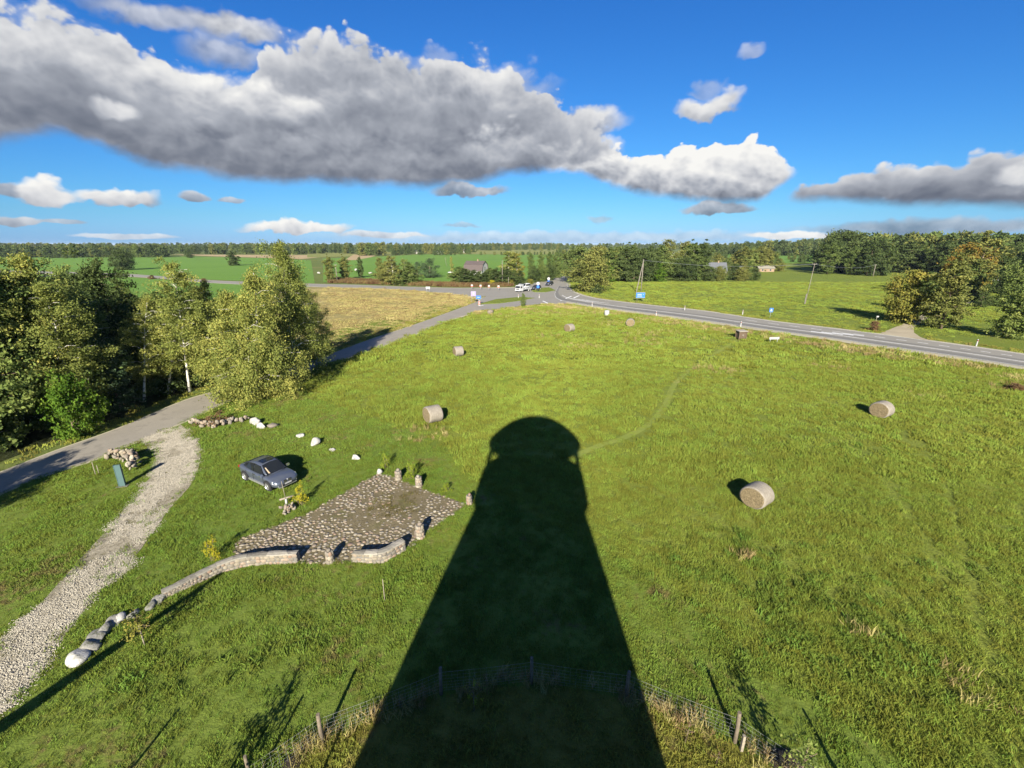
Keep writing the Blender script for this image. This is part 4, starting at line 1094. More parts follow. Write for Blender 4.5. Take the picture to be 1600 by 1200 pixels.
for i, (x, yb, yt, lf) in enumerate(((770, 446, 438, 'leaf_yellow'), (796, 446, 437, 'leaf_gold'), (829, 444, 436, 'leaf_gold'))):
    tree_px('shrub', 'bush', x, yb, yt, ('bright yellow shrub before the garden hedge', 'orange yellow shrub beside the utility pole', 'golden shrub behind the white truck')[i], lf, 1.5, cat='bush')
tree_px('roadside_tree', 'mid_round2', 817, 480, 459, 'little bushy tree alone at the meadow edge by the crossing', 'leaf_green', 0.55)
# --- the wood right of the crossing
W = [(905, 441, 385, 'mid_round', 'leaf_green', 'broad olive tree overhanging the bend of the road'), (922, 456, 392, 'mid_round', 'leaf_olive', 'largest dark olive tree at the left end of the wood'),
     (938, 437, 385, 'mid_round', 'leaf_olive', None), (950, 440, 387, 'mid_tall', 'leaf_green', None), (962, 436, 386, 'mid_round', 'leaf_green', None), (975, 440, 391, 'mid_round2', 'leaf_dark', None),
     (985, 437, 384, 'mid_tall', 'leaf_green', None), (1000, 440, 389, 'mid_round', 'leaf_dark', None), (1014, 437, 385, 'mid_tall', 'leaf_dark', None), (1030, 437, 386, 'mid_round2', 'leaf_green', None),
     (1043, 431, 372, 'mid_birch', 'leaf_olive', 'tallest brownish tree of the wood, left of a pair'), (1062, 431, 375, 'mid_birch', 'leaf_olive', 'tall brownish tree of the wood, right of a pair'),
     (1078, 437, 380, 'mid_tall', 'leaf_green', None), (1092, 437, 380, 'mid_tall', 'leaf_dark', None), (1056, 438, 405, 'mid_round', 'leaf_green', None), (1028, 440, 412, 'mid_round2', 'leaf_maple', 'lower bright green tree at the foot of the wood'),
     (1070, 439, 403, 'mid_round', 'leaf_dark', None), (1088, 438, 402, 'mid_round2', 'leaf_green', None), (948, 441, 412, 'mid_round2', 'leaf_maple', 'light green tree at the foot of the wood by the olive trees'), (990, 441, 413, 'mid_round2', 'leaf_dark', None)]
W.sort(key=lambda w: w[0])
for i, (x, yb, yt, pr, lf, lab) in enumerate(W):
    tree_px('wood_tree', pr, x, yb, yt, lab or ORD[i] + ' tree from the left in the wood right of the crossing', lf, 1.3 if pr.startswith('mid_round') else 1.45, None if lab else 'close standing trees of the wood')
tree_px('bush', 'bush', 930, 458, 445, 'dark bush below the largest olive tree', 'leaf_dark', 1.6, cat='bush')
for i, (x, yb, yt) in enumerate(((1100, 438, 416), (1110, 439, 417), (1121, 439, 416), (1130, 438, 418), (1148, 438, 413), (1158, 439, 416), (1168, 438, 408), (1178, 438, 419))):
    tree_px('yard_tree', 'mid_round' if i % 3 else 'mid_cone', x, yb, yt, ORD[i] + ' from the left of the low trees hedging the farmyard', ('leaf_green', 'leaf_dark', 'leaf_olive')[i % 3], 1.2, 'low trees round the farmyard')
for i, (x, yb, yt, lf) in enumerate(((1120, 424, 398, 'leaf_olive'), (1135, 425, 402, 'leaf_green'), (1147, 423, 396, 'leaf_olive'), (1160, 424, 385, 'leaf_olive'), (1172, 424, 388, 'leaf_birch_green'), (1184, 424, 384, 'leaf_olive'), (1196, 424, 389, 'leaf_olive'), (1208, 424, 393, 'leaf_green'), (1217, 424, 405, 'leaf_olive'))):
    tree_px('farm_tree', 'mid_tall' if i % 2 else 'mid_round2', x, yb, yt, ORD[i] + ' from the left of the tall olive trees behind the farm', lf, 1.3, 'olive trees behind the farm')
# --- right hand forest edge
for i in range(26):
    x = 1292 + i * 12.4; yb = 427 + rng.uniform(-2, 5); yt = 384 + rng.uniform(-7, 6)
    tree_px('edge_tree', ('mid_tall', 'mid_cone', 'mid_round2', 'mid_tall')[i % 4], x, yb, yt, ORD[i] + ' from the left of the dark trees along the straight forest edge', ('leaf_green', 'leaf_dark', 'leaf_dark', 'leaf_green')[i % 4], 1.35, 'dark trees along the forest edge')
tree_px('oak_tree', 'mid_round', 1318, 425, 361, 'large dark domed tree highest on the forest edge', 'leaf_dark', 1.5)
tree_px('oak_tree', 'mid_round', 1296, 425, 368, 'dark rounded tree left of the domed tree', 'leaf_dark', 1.1)
tree_px('linden_tree', 'mid_round', 1410, 504, 423, 'golden green rounded linden left of the dirt drive', 'leaf_gold', 0.92)
tree_px('linden_tree', 'mid_tall', 1470, 514, 408, 'tall olive linden right of the dirt drive', 'leaf_olive', 1.2)
tree_px('linden_tree', 'mid_round2', 1438, 488, 428, 'dark linden behind the two trees of the drive', 'leaf_green', 0.75)
tree_px('maple_tree', 'mid_round', 1499, 462, 381, 'orange topped autumn maple near the forest', 'leaf_orange', 0.95)
tree_px('maple_tree', 'mid_round2', 1512, 470, 408, 'green maple below the orange one', 'leaf_green', 1.0)
tree_px('ash_tree', 'mid_thin', 1522, 470, 358, 'tall thin greyish tree with a bare pale trunk', 'leaf_olive', 1.5, rz=0.0)
tree_px('oak_tree', 'mid_round2', 1577, 528, 450, 'bushy green oak at the right edge near the road', 'leaf_birch_green', 1.0)
tree_px('spruce_tree', 'mid_cone', 1532, 480, 444, 'small dark spruce below the thin ash', 'leaf_dark', 1.3)
tree_px('alder_tree', 'mid_round', 1590, 480, 405, 'light green tree at the right edge behind the oak', 'leaf_birch_green', 1.0)
tree_px('alder_tree', 'mid_round', 1560, 458, 400, 'dark tree behind the white van', 'leaf_dark', 1.1)
tree_px('alder_tree', 'mid_tall', 1480, 455, 392, 'pale green tree left of the orange maple', 'leaf_green', 1.3)
tree_px('bush', 'bush', 1366, 516, 502, 'dark bush at the roadside left of the dirt drive', 'leaf_rust', 1.1, cat='bush')
tree_px('bush', 'bush', 1550, 478, 462, 'low green bush by the strip of drive', 'leaf_green', 1.5, cat='bush')
# --- far woods: masses nobody could count
far_src = source('far_tree', [])
def far_variant(key, leaf, sc):
    tm, cm, H = PROTO[key]
    me = cm.copy(); me.materials.clear(); me.materials.append(M[leaf])
    o = bpy.data.objects.new('far_tree_%02d' % len(far_src.objects), me); far_src.objects.link(o)
for key, lf in (('far_round', 'leaf_dark'), ('far_tall', 'leaf_green'), ('far_cone', 'leaf_dark'), ('far_round', 'leaf_dark'), ('far_tall', 'leaf_dark'), ('far_tall', 'leaf_olive')):
    far_variant(key, lf, 1)
def wood(name, label, pts):
    P = np.array([p[:2] for p in pts]); s = np.array([p[2] for p in pts])
    n = len(P)
    rot = np.stack([np.zeros(n), np.zeros(n), rng.uniform(0, 6.28, n)], 1)
    scatter(name, np.column_stack([P, np.zeros(n)]), rot, s, rng.integers(0, 6, n), far_src, label)
def row(x0, x1, y0, y1, n, top, jit=3.0, ylo=None):
    """trees between frame columns x0..x1 standing on depths y0..y1 (rows of the frame), reaching row top"""
    out = []
    for _ in range(n):
        x = rng.uniform(x0, x1); w = (x - x0) / (x1 - x0)
        yb = rng.uniform(y0, y1); p = at(x, yb)
        h = height_at(p.y, (top(w) if callable(top) else top) + rng.uniform(-jit * .4, jit))
        out.append((p.x, p.y, max(5.0, min(26, h)) / 15.0))
    return out
wood('far_wood', 'long dark wood along the left horizon', row(-250, 260, 397, 402.5, 420, 384, 5) + row(-250, 880, 387.5, 392, 900, 380.5, 2.0) + row(240, 480, 393, 397.5, 120, 383, 4))
wood('far_wood', 'wood behind the white sheds in the middle', row(440, 740, 391, 396.5, 260, 383, 5) + row(560, 600, 397, 400, 26, 381, 4) + row(600, 740, 394, 399, 60, 384, 6) + row(740, 1180, 386, 390, 420, 381, 2.5))
wood('far_wood', 'wood rising along the right horizon', row(1100, 1300, 389, 400, 260, lambda w: 383 - 9 * w, 5) + row(1290, 1900, 405, 424, 620, lambda w: 372 - 4 * w, 9) + row(1380, 1900, 390, 402, 420, lambda w: 368 - 3 * w, 4) + row(1480, 1640, 428, 444, 22, 392, 14))
wood('hedgerow', 'scattered trees and hedges between the far fields', row(870, 900, 398, 404, 14, 391, 4) + row(700, 880, 397.5, 399, 30, 394, 2) + row(1180, 1290, 404, 411, 26, 398, 5) + row(1080, 1170, 402, 408, 30, 396, 5) + row(40, 120, 402, 404, 20, 392, 5))

# ------------------------------------------------------------------ the tower the view is taken from (its shadow lies on the meadow)
M['plaster'] = simple('tower_plaster', (0.50, 0.46, 0.40), 0.9, 0.15, 2.0, bmp=0.02)
M['timber'] = simple('dark_timber', (0.10, 0.07, 0.045), 0.8, 0.3, 8.0, bmp=0.01)
M['roofing'] = simple('dark_roofing', (0.09, 0.075, 0.07), 0.7, 0.2, 6.0)
TX, TY = -1.2, -4.2
tw = empty('windmill_tower', (TX, TY, 0), 0, 'tall round plastered windmill tower with a domed lantern, casting the long shadow', 'tower')
mb = MB(); mb.lathe([(6.9, 0), (6.1, 3.5), (5.3, 7.0), (4.4, 11.2), (3.5, 15.0), (0.2, 15.05)], 40); mb.build('wall', M['plaster'], tw)
mb = MB(); mb.lathe([(3.5, 14.85), (4.0, 15.0), (4.0, 15.15), (3.88, 16.75), (3.72, 16.75), (3.72, 15.2), (0.2, 15.15)], 40); mb.build('gallery', M['timber'], tw)
mb = MB(); mb.lathe([(2.75, 15.0), (2.75, 19.5)], 32); mb.build('lantern_core', M['plaster'], tw)
for k in range(10):
    a = 2 * math.pi * (k + 0.5) / 10
    mb = MB(); mb.tube([(3.80 * math.cos(a), 3.80 * math.sin(a), 16.4), (3.80 * math.cos(a), 3.80 * math.sin(a), 19.6)], 0.09, 6); mb.build('column', M['timber'], tw)
mb = MB(); mb.lathe([(3.6, 19.35), (4.08, 19.28), (4.05, 19.4), (3.84, 19.75), (3.42, 20.3), (2.85, 20.9), (2.2, 21.4), (1.3, 21.75), (0.5, 21.95), (0.0, 22.0)], 40); mb.build('dome', M['roofing'], tw)
mb = MB(); mb.tube([(0, 0, 21.9), (0, 0, 22.5)], [0.07, 0.03], 6); mb.build('finial', M['timber'], tw)

# ------------------------------------------------------------------ stones
STONE_STOPS = [(0.0, (0.15, 0.122, 0.085)), (0.2, (0.215, 0.185, 0.135)), (0.38, (0.12, 0.104, 0.080)), (0.52, (0.24, 0.205, 0.145)), (0.66, (0.19, 0.122, 0.082)), (0.76, (0.30, 0.265, 0.20)), (0.9, (0.14, 0.12, 0.094)), (1.0, (0.215, 0.16, 0.115))]
M['cobble'] = stone_mat('field_stone', STONE_STOPS, 0.015)
M['boulder'] = stone_mat('pale_boulder', [(0.0, (0.28, 0.27, 0.245)), (0.5, (0.34, 0.33, 0.305)), (1.0, (0.39, 0.38, 0.35))], 0.03, moss=0.35)
M['boulder_grey'] = stone_mat('grey_boulder', [(0.0, (0.12, 0.12, 0.105)), (0.5, (0.17, 0.165, 0.145)), (1.0, (0.21, 0.20, 0.175))], 0.04, moss=0.7)
M['mortar'] = simple('grey_mortar', (0.14, 0.13, 0.115), 0.95, 0.25, 5.0, bmp=0.02)
def coping_mat():
    m, t, b, _ = new_mat('worn_coping')
    oi = X(t, t.nodes.new('ShaderNodeObjectInfo').outputs['Random']); p = pos_vec(t)
    n = X(t, noise(t, p, 5.0, 6, 0.7).outputs[0])
    c = ramp(t, oi * 0.5 + n * 0.5, [(0.25, (0.12, 0.11, 0.09)), (0.45, (0.185, 0.172, 0.142)), (0.62, (0.225, 0.205, 0.165)), (0.8, (0.27, 0.25, 0.21))])
    t.links.new(c, b.inputs['Base Color']); b.inputs['Roughness'].default_value = 0.92; b.inputs['Specular IOR Level'].default_value = 0.2
    bump(t, b, n, 0.03); return m
M['coping'] = coping_mat()
def plaza_mat():
    m, t, b, _ = new_mat('terrace_bed')
    p = pos_vec(t)
    n = X(t, noise(t, p, 1.2, 5, 0.7).outputs[0]); f = X(t, noise(t, p, 9.0, 4, 0.7).outputs[0])
    c = ramp(t, n * 0.6 + f * 0.4, [(0.35, (0.095, 0.078, 0.045)), (0.52, (0.14, 0.115, 0.066)), (0.68, (0.185, 0.15, 0.086))])
    c = mixc(t, X(t, noise(t, p, 0.5, 4, 0.65).outputs[0]).step(0.55, 0.68) * 0.5, c, (0.085, 0.09, 0.025))
    t.links.new(c, b.inputs['Base Color']); b.inputs['Roughness'].default_value = 0.95; b.inputs['Specular IOR Level'].default_value = 0.1
    bump(t, b, f, 0.05); return m
M['plaza'] = plaza_mat()
DOMES = []
for k in range(7):
    v, f = dome(7, 0.62, 0.13); DOMES.append((v, f))
DOME_ME = [np_mesh('stone_%d' % i, v, f, M['cobble'], smooth=True) for i, (v, f) in enumerate(DOMES)]
def boulder_mesh(name, mat, seed, sub=2):
    import bmesh
    r = np.random.default_rng(seed); bm = bmesh.new()
    bmesh.ops.create_icosphere(bm, subdivisions=sub, radius=1.0)
    D = r.normal(0, 1, (7, 3)); D /= np.linalg.norm(D, axis=1)[:, None]; off = r.uniform(0.48, 0.85, 7); K = r.normal(0, 1, (3, 3)) * 1.6; ph = r.uniform(0, 6, 3)
    for v in bm.verts:
        p = np.array(v.co)
        for d, o in zip(D, off):                      # flattened facets
            k = p @ d
            if k > o: p = p - d * (k - o) * 0.85
        v.co = p * (1 + r.normal(0, 0.02) + 0.07 * float(np.sin(K @ p + ph).sum()))
    me = bpy.data.meshes.new(name); bm.to_mesh(me); bm.free()
    me.polygons.foreach_set('use_smooth', [True] * len(me.polygons)); me.materials.append(mat); return me
BOULD = [boulder_mesh('boulder_%d' % k, M['boulder'], 50 + k, 3) for k in range(4)]
BOULD_G = [boulder_mesh('grey_boulder_%d' % k, M['boulder_grey'], 60 + k, 3) for k in range(4)]
ROCK = [boulder_mesh('rock_%d' % k, M['cobble'], 70 + k, 1) for k in range(5)]

# cobbled terrace
plaza = empty('cobbled_terrace', at(540, 810), 0, 'cobbled stone terrace with a weedy middle beside the parked car', 'terrace')
po = plaza.location
mb = MB(); P = [Vector((x, y, 0)) for x, y in plaza_poly]
if sum(P[i].x * P[(i + 1) % len(P)].y - P[(i + 1) % len(P)].x * P[i].y for i in range(len(P))) < 0: P.reverse()
n = len(P)
mb.add([p - po + Vector((0, 0, .045)) for p in P] + [p - po - Vector((0, 0, .1)) for p in P], [tuple(range(n))] + [(i, n + i, n + (i + 1) % n, (i + 1) % n) for i in range(n)])
mb.build('bed', M['plaza'], plaza)
pa = np.array(plaza_poly); x0, y0 = pa.min(0); x1, y1 = pa.max(0)
st, sr, cell = [], [], {}
for _ in range(9000):                                   # packed stones of uneven size
    q = (rng.uniform(x0, x1), rng.uniform(y0, y1)); rr = 0.085 + 0.07 * rng.uniform() ** 1.8
    ck = (int(q[0] / .32), int(q[1] / .32))
    if any(math.hypot(q[0] - st[j][0], q[1] - st[j][1]) < (rr + sr[j]) * 0.92 for i in (-1, 0, 1) for k in (-1, 0, 1) for j in cell.get((ck[0] + i, ck[1] + k), ())): continue
    cell.setdefault(ck, []).append(len(st)); st.append(q); sr.append(rr)
st, sr = np.array(st), np.array(sr); ok = inside(plaza_poly, st); st, sr = st[ok], sr[ok]
cxy = np.array(at(598, 795)[:2]); cc = np.array(at(640, 778)[:2])
wear = np.minimum(np.hypot((st[:, 0] - cxy[0]) / 3.2, (st[:, 1] - cxy[1]) / 2.3), np.hypot((st[:, 0] - cc[0]) / 2.2, (st[:, 1] - cc[1]) / 1.7))
wear = wear + (vnoise(st, 1.1, 71) - 0.5) * 1.3 + (vnoise(st, 0.4, 72) - .5) * .4
keep = ~((wear < 1.0) & (rng.uniform(0, 1, len(st)) < 0.55 * (1 - wear * .6)))
st, wear, sr = st[keep], wear[keep], sr[keep]
ordr = np.argsort(np.hypot(st[:, 0], st[:, 1]))
VV, FF, TT, b = [], [], [], 0
for rank, i in enumerate(ordr):
    x, y = st[i]; s = sr[i] * 1.02; k = int(rng.integers(0, 7)); a = rng.uniform(0, 6.28)
    sink = float(np.clip(1.25 - wear[i], 0, 1)) * 0.05
    sc = np.array([s * rng.uniform(.95, 1.25), s * rng.uniform(.75, 1.0), s * rng.uniform(.4, .7)])
    z = 0.045 - sink * 0.8
    if rank < 300:
        link('cobblestone', DOME_ME[k], plaza, (x - po.x, y - po.y, z), (0, 0, a), tuple(sc))
    else:
        v, f = DOMES[k]; q = v * sc; ca, sa = math.cos(a), math.sin(a)
        q = np.stack([q[:, 0] * ca - q[:, 1] * sa + x - po.x, q[:, 0] * sa + q[:, 1] * ca + y - po.y, q[:, 2] + z], 1)
        VV.append(q); FF.append(f + b); TT.append(np.full(len(v), rng.uniform(0, 1))); b += len(v)
o = link('cobblestones', np_mesh('cobblestones', np.concatenate(VV), np.concatenate(FF), M['cobble'], smooth=True, attrs={'tint': np.concatenate(TT)}), plaza); o['kind'] = 'stuff'
# weeds in the terrace
P = sample((x0, y0, x1, y1), 2600); P = P[inside(plaza_poly, P)]
wv = np.minimum(np.hypot((P[:, 0] - cxy[0]) / 3.0, (P[:, 1] - cxy[1]) / 2.1), np.hypot((P[:, 0] - cc[0]) / 2.0, (P[:, 1] - cc[1]) / 1.5))
P = P[(wv + (vnoise(P, 1.0, 61) - 0.5) * 1.2 < 0.62) & (rng.uniform(0, 1, len(P)) < 0.6)]
scatter('terrace_weeds', *spread(P, z=0.03), tufts('terrace_tuft', blade_mat('weedy_blades', [(0.2, (0.07, 0.07, 0.02)), (0.5, (0.13, 0.115, 0.035)), (0.8, (0.19, 0.155, 0.06))], (0.2, 0.15, 0.07), 0.05, 2.0), (0.2, 18, 0.10, 0.022, 0.9)), 'weeds growing between the cobbles in the middle of the terrace')

def stone_wall(name, line, h0, h1, th, label, end_caps=True):
    """low mortared field-stone wall along a curved front line (left to right as seen)"""
    root = empty(name, (*line[0], 0), 0, label, 'wall'); o = root.location
    L = densify(line, 5); n = len(L)
    nor = []
    for i in range(n):
        a, b2 = L[max(i - 1, 0)], L[min(i + 1, n - 1)]
        d = Vector((b2[0] - a[0], b2[1] - a[1], 0)).normalized(); nor.append(Vector((-d.y, d.x, 0)))
    hh = [h0 + (h1 - h0) * min(1, i / (n - 1) * 2.2) for i in range(n)]
    f = [Vector((x, y, 0)) - o for x, y in L]; bk = [p + q * th for p, q in zip(f, nor)]
    mb = MB()
    V = []
    for i in range(n):
        V += [f[i] - Vector((0, 0, .1)), f[i] + Vector((0, 0, hh[i])), bk[i] + Vector((0, 0, hh[i])), bk[i] - Vector((0, 0, .1))]
    F = [(4 * i + k, 4 * i + 4 + k, 4 * i + 4 + (k + 1) % 4, 4 * i + (k + 1) % 4) for i in range(n - 1) for k in range(4)]
    F = [tuple(reversed(q)) for q in F] + [(0, 1, 2, 3), (4 * n - 1, 4 * n - 2, 4 * n - 3, 4 * n - 4)]
    mb.add(V, F); mb.build('core', M['mortar'], root)
    # coping of uneven flat stones
    tot = sum((f[i + 1] - f[i]).length for i in range(n - 1)); run = 0.0
    def along(d_):
        for i in range(n - 1):
            L_ = (f[i + 1] - f[i]).length
            if d_ <= L_ or i == n - 2: return f[i].lerp(f[i + 1], min(1, d_ / L_)), nor[i], hh[i]
            d_ -= L_
    while run < tot - 0.05:
        w_ = min(rng.uniform(0.6, 1.1), tot - run)
        zt = rng.uniform(0.045, 0.065); mb = MB(); V = []
        for q in (run + 0.003, run + w_ * .33, run + w_ * .67, run + w_ - 0.003):
            p_, nn, hz = along(q); e0, e1 = rng.uniform(.0, .05, 2); z0 = Vector((0, 0, hz + .004)); z1 = Vector((0, 0, hz + zt))
            V += [p_ - nn * e0 + z0, p_ - nn * (e0 - .03) + z1 + Vector((0, 0, rng.normal(0, .008))), p_ + nn * th * .5 + z1 + Vector((0, 0, .025 + rng.normal(0, .008))), p_ + nn * (th + e1 - .03) + z1 + Vector((0, 0, rng.normal(0, .008))), p_ + nn * (th + e1) + z0]
        mb.add(V, [(5 * i + 5 + j, 5 * i + 6 + j, 5 * i + 1 + j, 5 * i + j) for i in range(3) for j in range(4)] + [(0, 1, 2, 3, 4), (19, 18, 17, 16, 15)])
        mb.build('coping_stone', M['coping'], root); run += w_
    # face stones
    s = 0.0; acc = [0.0]
    for i in range(n - 1): acc.append(acc[-1] + (f[i + 1] - f[i]).length)
    def place(p, nrm, size, asp):
        M_ = nrm.to_track_quat('Z', 'Y').to_euler()
        q = link('stone', DOME_ME[int(rng.integers(0, 7))], root, p, M_, (size * asp, size, size * 0.42))
        return q
    rows = max(2, int(round(max(h0, h1) / 0.21)))
    for r_ in range(rows):
        s = rng.uniform(0.05, 0.15)
        while s < acc[-1] - 0.05:
            i = max(k for k in range(n) if acc[k] <= s); i = min(i, n - 2); t = (s - acc[i]) / (acc[i + 1] - acc[i] + 1e-9)
            p = f[i].lerp(f[i + 1], t); hz = hh[i] / rows
            sz = min(0.13, hz * 0.54) * rng.uniform(.75, 1.12); asp = rng.uniform(0.9, 1.5)
            place(p + Vector((0, 0, hz * (r_ + 0.5) + rng.normal(0, .02))) - nor[i] * 0.005, -nor[i], sz, asp)
            s += sz * asp * 1.0 + sz + rng.uniform(0.0, 0.04)
    if end_caps:
        for p0, p1, d in ((f[0], bk[0], f[0] - f[1]), (f[-1], bk[-1], f[-1] - f[-2])):
            for r_ in range(rows):
                hz = (hh[0] if p0 is f[0] else hh[-1]) / rows
                for t in (0.28, 0.75): place(p0.lerp(p1, t) + Vector((0, 0, hz * (r_ + .5))), d.normalized(), min(0.11, hz * .5), 1.0)
    return root
stone_wall('stone_wall', pxy([(257, 937), (300, 917), (341, 898.5), (372, 889), (404, 884), (440, 882), (465, 881.5)]), 0.34, 0.60, 0.36, 'long low curved field stone wall left of the terrace opening')
stone_wall('stone_wall', pxy([(552, 880), (575, 881), (593, 881), (608, 876), (622, 868), (634, 861)]), 0.58, 0.64, 0.38, 'short curved field stone wall right of the terrace opening')

def pillar(x, yb, hgt, r, label):
    p = at(x, yb); root = empty('stone_pillar', (p.x, p.y + r * .6, 0), 0, label, 'pillar')
    mb = MB(); mb.tube([(0, 0, -.05), (0, 0, hgt * 0.78)], [r * 0.86, r * 0.74], 8); mb.build('core', M['mortar'], root)
    z = 0.0
    nr = max(3, int(hgt * .8 / 0.2)); hz = hgt * 0.8 / nr
    for i in range(nr):
        k = 7
        for j in range(k):
            a = 2 * math.pi * (j + (i % 2) * .5) / k
            d = Vector((math.cos(a), math.sin(a), 0.1)); rr = r * (0.86 - 0.10 * i / nr)
            link('stone', DOME_ME[int(rng.integers(0, 7))], root, (d.x * rr, d.y * rr, hz * (i + .5)), d.to_track_quat('Z', 'Y').to_euler(), (r * .44, hz * .56, r * .28))
    link('cap_stone', ROCK[int(rng.integers(0, 5))], root, (0, 0, hgt * 0.86), (rng.uniform(0, .3), 0, rng.uniform(0, 6)), (r * .72, r * .66, hgt * .16))
    return root
pillar(515, 881, 0.95, 0.24, 'field stone pillar standing alone in the opening between the two low walls')
pillar(656, 843, 1.15, 0.27, 'field stone pillar on the near right edge of the terrace')
pillar(733, 789, 0.85, 0.22, 'pinkish stone pillar at the right corner of the terrace beside the tower shadow')
pillar(654, 762, 1.0, 0.26, 'stone pillar on the far edge of the terrace beside the larger lime shrub')
pillar(622, 751, 0.95, 0.26, 'stone pillar near the far left corner of the terrace')

def boulder(x, yb, w, h, label, pool, name='boulder', rz=0.0, d=0.8, group=None):
    p = at(x, yb)
    o = link(name, pool[int(rng.integers(0, len(pool)))], None, (p.x, p.y + w * d * .4, h * .32), (rng.uniform(-.15, .15), rng.uniform(-.15, .15), rz), (w / 2, w * d / 2, h * .62))
    return tag(o, label, 'boulder', group)
boulder(592, 742, 0.55, 0.42, 'pale boulder on the far corner of the terrace', BOULD)
boulder(396, 665, 1.15, 0.75, 'big pale boulder at the end of the low wall by the rusty bush', BOULD)
boulder(405, 671, 0.95, 0.65, 'white boulder just right of the big pale one at the wall end', BOULD)
boulder(423, 670, 1.35, 0.5, 'long flat tan stone right of the pair of white boulders', ROCK, rz=0.5)
boulder(467, 684, 0.75, 0.35, 'small flat white stone leftmost of the four in the grass behind the car', BOULD)
boulder(491, 697, 0.95, 0.65, 'egg shaped white boulder, largest of the four in the grass behind the car', BOULD, rz=0.5)
boulder(518, 706, 0.65, 0.25, 'low white stone half sunk in the grass between two bigger ones', BOULD)
boulder(554, 720, 0.80, 0.45, 'round white stone nearest the terrace', BOULD)
# row of boulders at the lower left
ROWB = [(112, 1038, 1.0, .62), (127, 1021, 1.1, .62), (145, 1005, 1.05, .62), (158, 992, .8, .62), (173, 980, .9, .55), (185, 971, .7, .5), (203, 966, .75, .4), (232, 952, .7, .5), (243, 944, .75, .52), (250, 938, .6, .5)]
RL = ['nearest boulder of the row, pale end stone', 'second boulder of the row, mossy and wide', 'third boulder of the row, grey and rounded', 'small dark boulder of the row next to the third', 'low mossy boulder in the middle of the row', 'pale flat boulder right of the mossy one', 'half buried stone behind the staked sapling', 'dark boulder right of the sapling crown', 'grey boulder second from the wall end', 'boulder touching the near end of the long wall']
for (x, y, w, h), lb in zip(ROWB, RL): boulder(x, y + 3, w * .98, h * .72, lb, BOULD if 'pale' in lb else BOULD_G, rz=-0.9)

# dry stone heaps
def heap(name, pts, label, cat, n, size, stops=ROCK, hgt=0.5):
    root = empty(name, (*pts[0], 0), 0, label, cat); o = root.location
    L = densify(pts, 8)
    for i in range(n):
        k = i / max(1, n - 1) * (len(L) - 1); a = L[int(k)]
        z = rng.uniform(0, 1) ** 0.8
        s = size * rng.uniform(.6, 1.25)
        link('stone', stops[int(rng.integers(0, len(stops)))], root, (a[0] - o.x + rng.normal(0, .22) * (1.2 - z), a[1] - o.y + rng.normal(0, .22) * (1.2 - z), z * hgt + s * .2), tuple(rng.uniform(0, 3, 3)), (s, s * .8, s * .6))
    return root
heap('stone_wall', pxy([(303, 662), (318, 666), (340, 667), (362, 661), (388, 657)]), 'crumbling low stone wall with a rusty bush on it, near the lane', 'wall', 70, 0.27, ROCK)
heap('stone_heap', pxy([(174, 716), (190, 719), (205, 717), (210, 724), (206, 738)]), 'curved heap of pale stones beside the lane, behind the blue green pylon', 'stone heap', 80, 0.25, ROCK, 0.8)
heap('stone_heap', pxy([(446, 801), (452, 799), (457, 795)]), 'small heap of reddish stones at the foot of the thin pole', 'stone heap', 20, 0.22, ROCK, 0.45)

# ------------------------------------------------------------------ shrubs and saplings
def shrub(x, yb, h, w, leaf, label, name='shrub', rz=0.0):
    p = at(x, yb)
    tm, cm, H = SHRUB
    root = empty(name, (p.x, p.y, 0), rz, label, 'shrub'); root.scale = (w / 2.0, w / 2.0, h / H)
    link('stems', tm, root); c = link('foliage', cm, root)
    c.material_slots[0].link = 'OBJECT'; c.material_slots[0].material = M[leaf]
    return root
SHRUB = grow('shrub', 1.5, 'column', 0.8, 0.05, 16, 46, 22, 0.055, 0.24, 0.0, 0.03, 0.1, 'bark', 'leaf_yellow', 81, trunks=4)
shrub(332, 875, 1.35, 0.9, 'leaf_yellow', 'bright yellow shrub left of the long low wall')
shrub(470, 790, 1.5, 1.0, 'leaf_yellow', 'yellow shrub in front of the car by the stone heap', rz=1)
shrub(604, 732, 1.25, 0.9, 'leaf_lime', 'upright lime green shrub behind the far corner of the terrace', rz=2)
shrub(645, 749, 1.35, 1.1, 'leaf_lime', 'larger lime shrub behind the far edge of the terrace', rz=3)
shrub(698, 768, 0.65, 0.9, 'leaf_lime', 'small spreading lime shrub right of the far pillars', rz=4)
rb = shrub(335, 664, 1.0, 3.4, 'leaf_rust', 'rust coloured spreading bush lying over the crumbling wall', 'bush', 1.0)
def sapling(x, yb, h, label, leaf='leaf_lime', stake=True, name='sapling', loc=None, w=1.0, proto=None):
    p = at(x, yb) if loc is None else Vector((*loc, 0))
    tm, cm, H = proto or SAPL
    root = empty(name, p, rng.uniform(0, 6), label, 'sapling'); s = h / H; root.scale = (s * w, s * w, s)
    link('stem', tm, root); c = link('foliage', cm, root)
    c.material_slots[0].link = 'OBJECT'; c.material_slots[0].material = M[leaf]
    if stake:
        mb = MB(); mb.tube([(0.12, 0, -.2), (0.12, 0, H * .62)], 0.035, 6); mb.build('stake', M['post_pale'], root)
    return root
SAPL = grow('sapling', 2.2, 'round', 0.5, 0.42, 14, 34, 14, 0.055, 0.22, 0.0, 0.025, 0.03, 'bark', 'leaf_lime', 82)
THIN = grow('thin_sapling', 2.2, 'tall', 0.42, 0.35, 10, 14, 7, 0.05, 0.16, 0.0, 0.02, 0.05, 'bark', 'leaf_lime', 83)
M['post_pale'] = simple('weathered_stake', (0.22, 0.19, 0.145), 0.9, 0.25, 8.0)
M['post'] = simple('fence_post_wood', (0.13, 0.105, 0.075), 0.9, 0.35, 9.0, bmp=0.01)
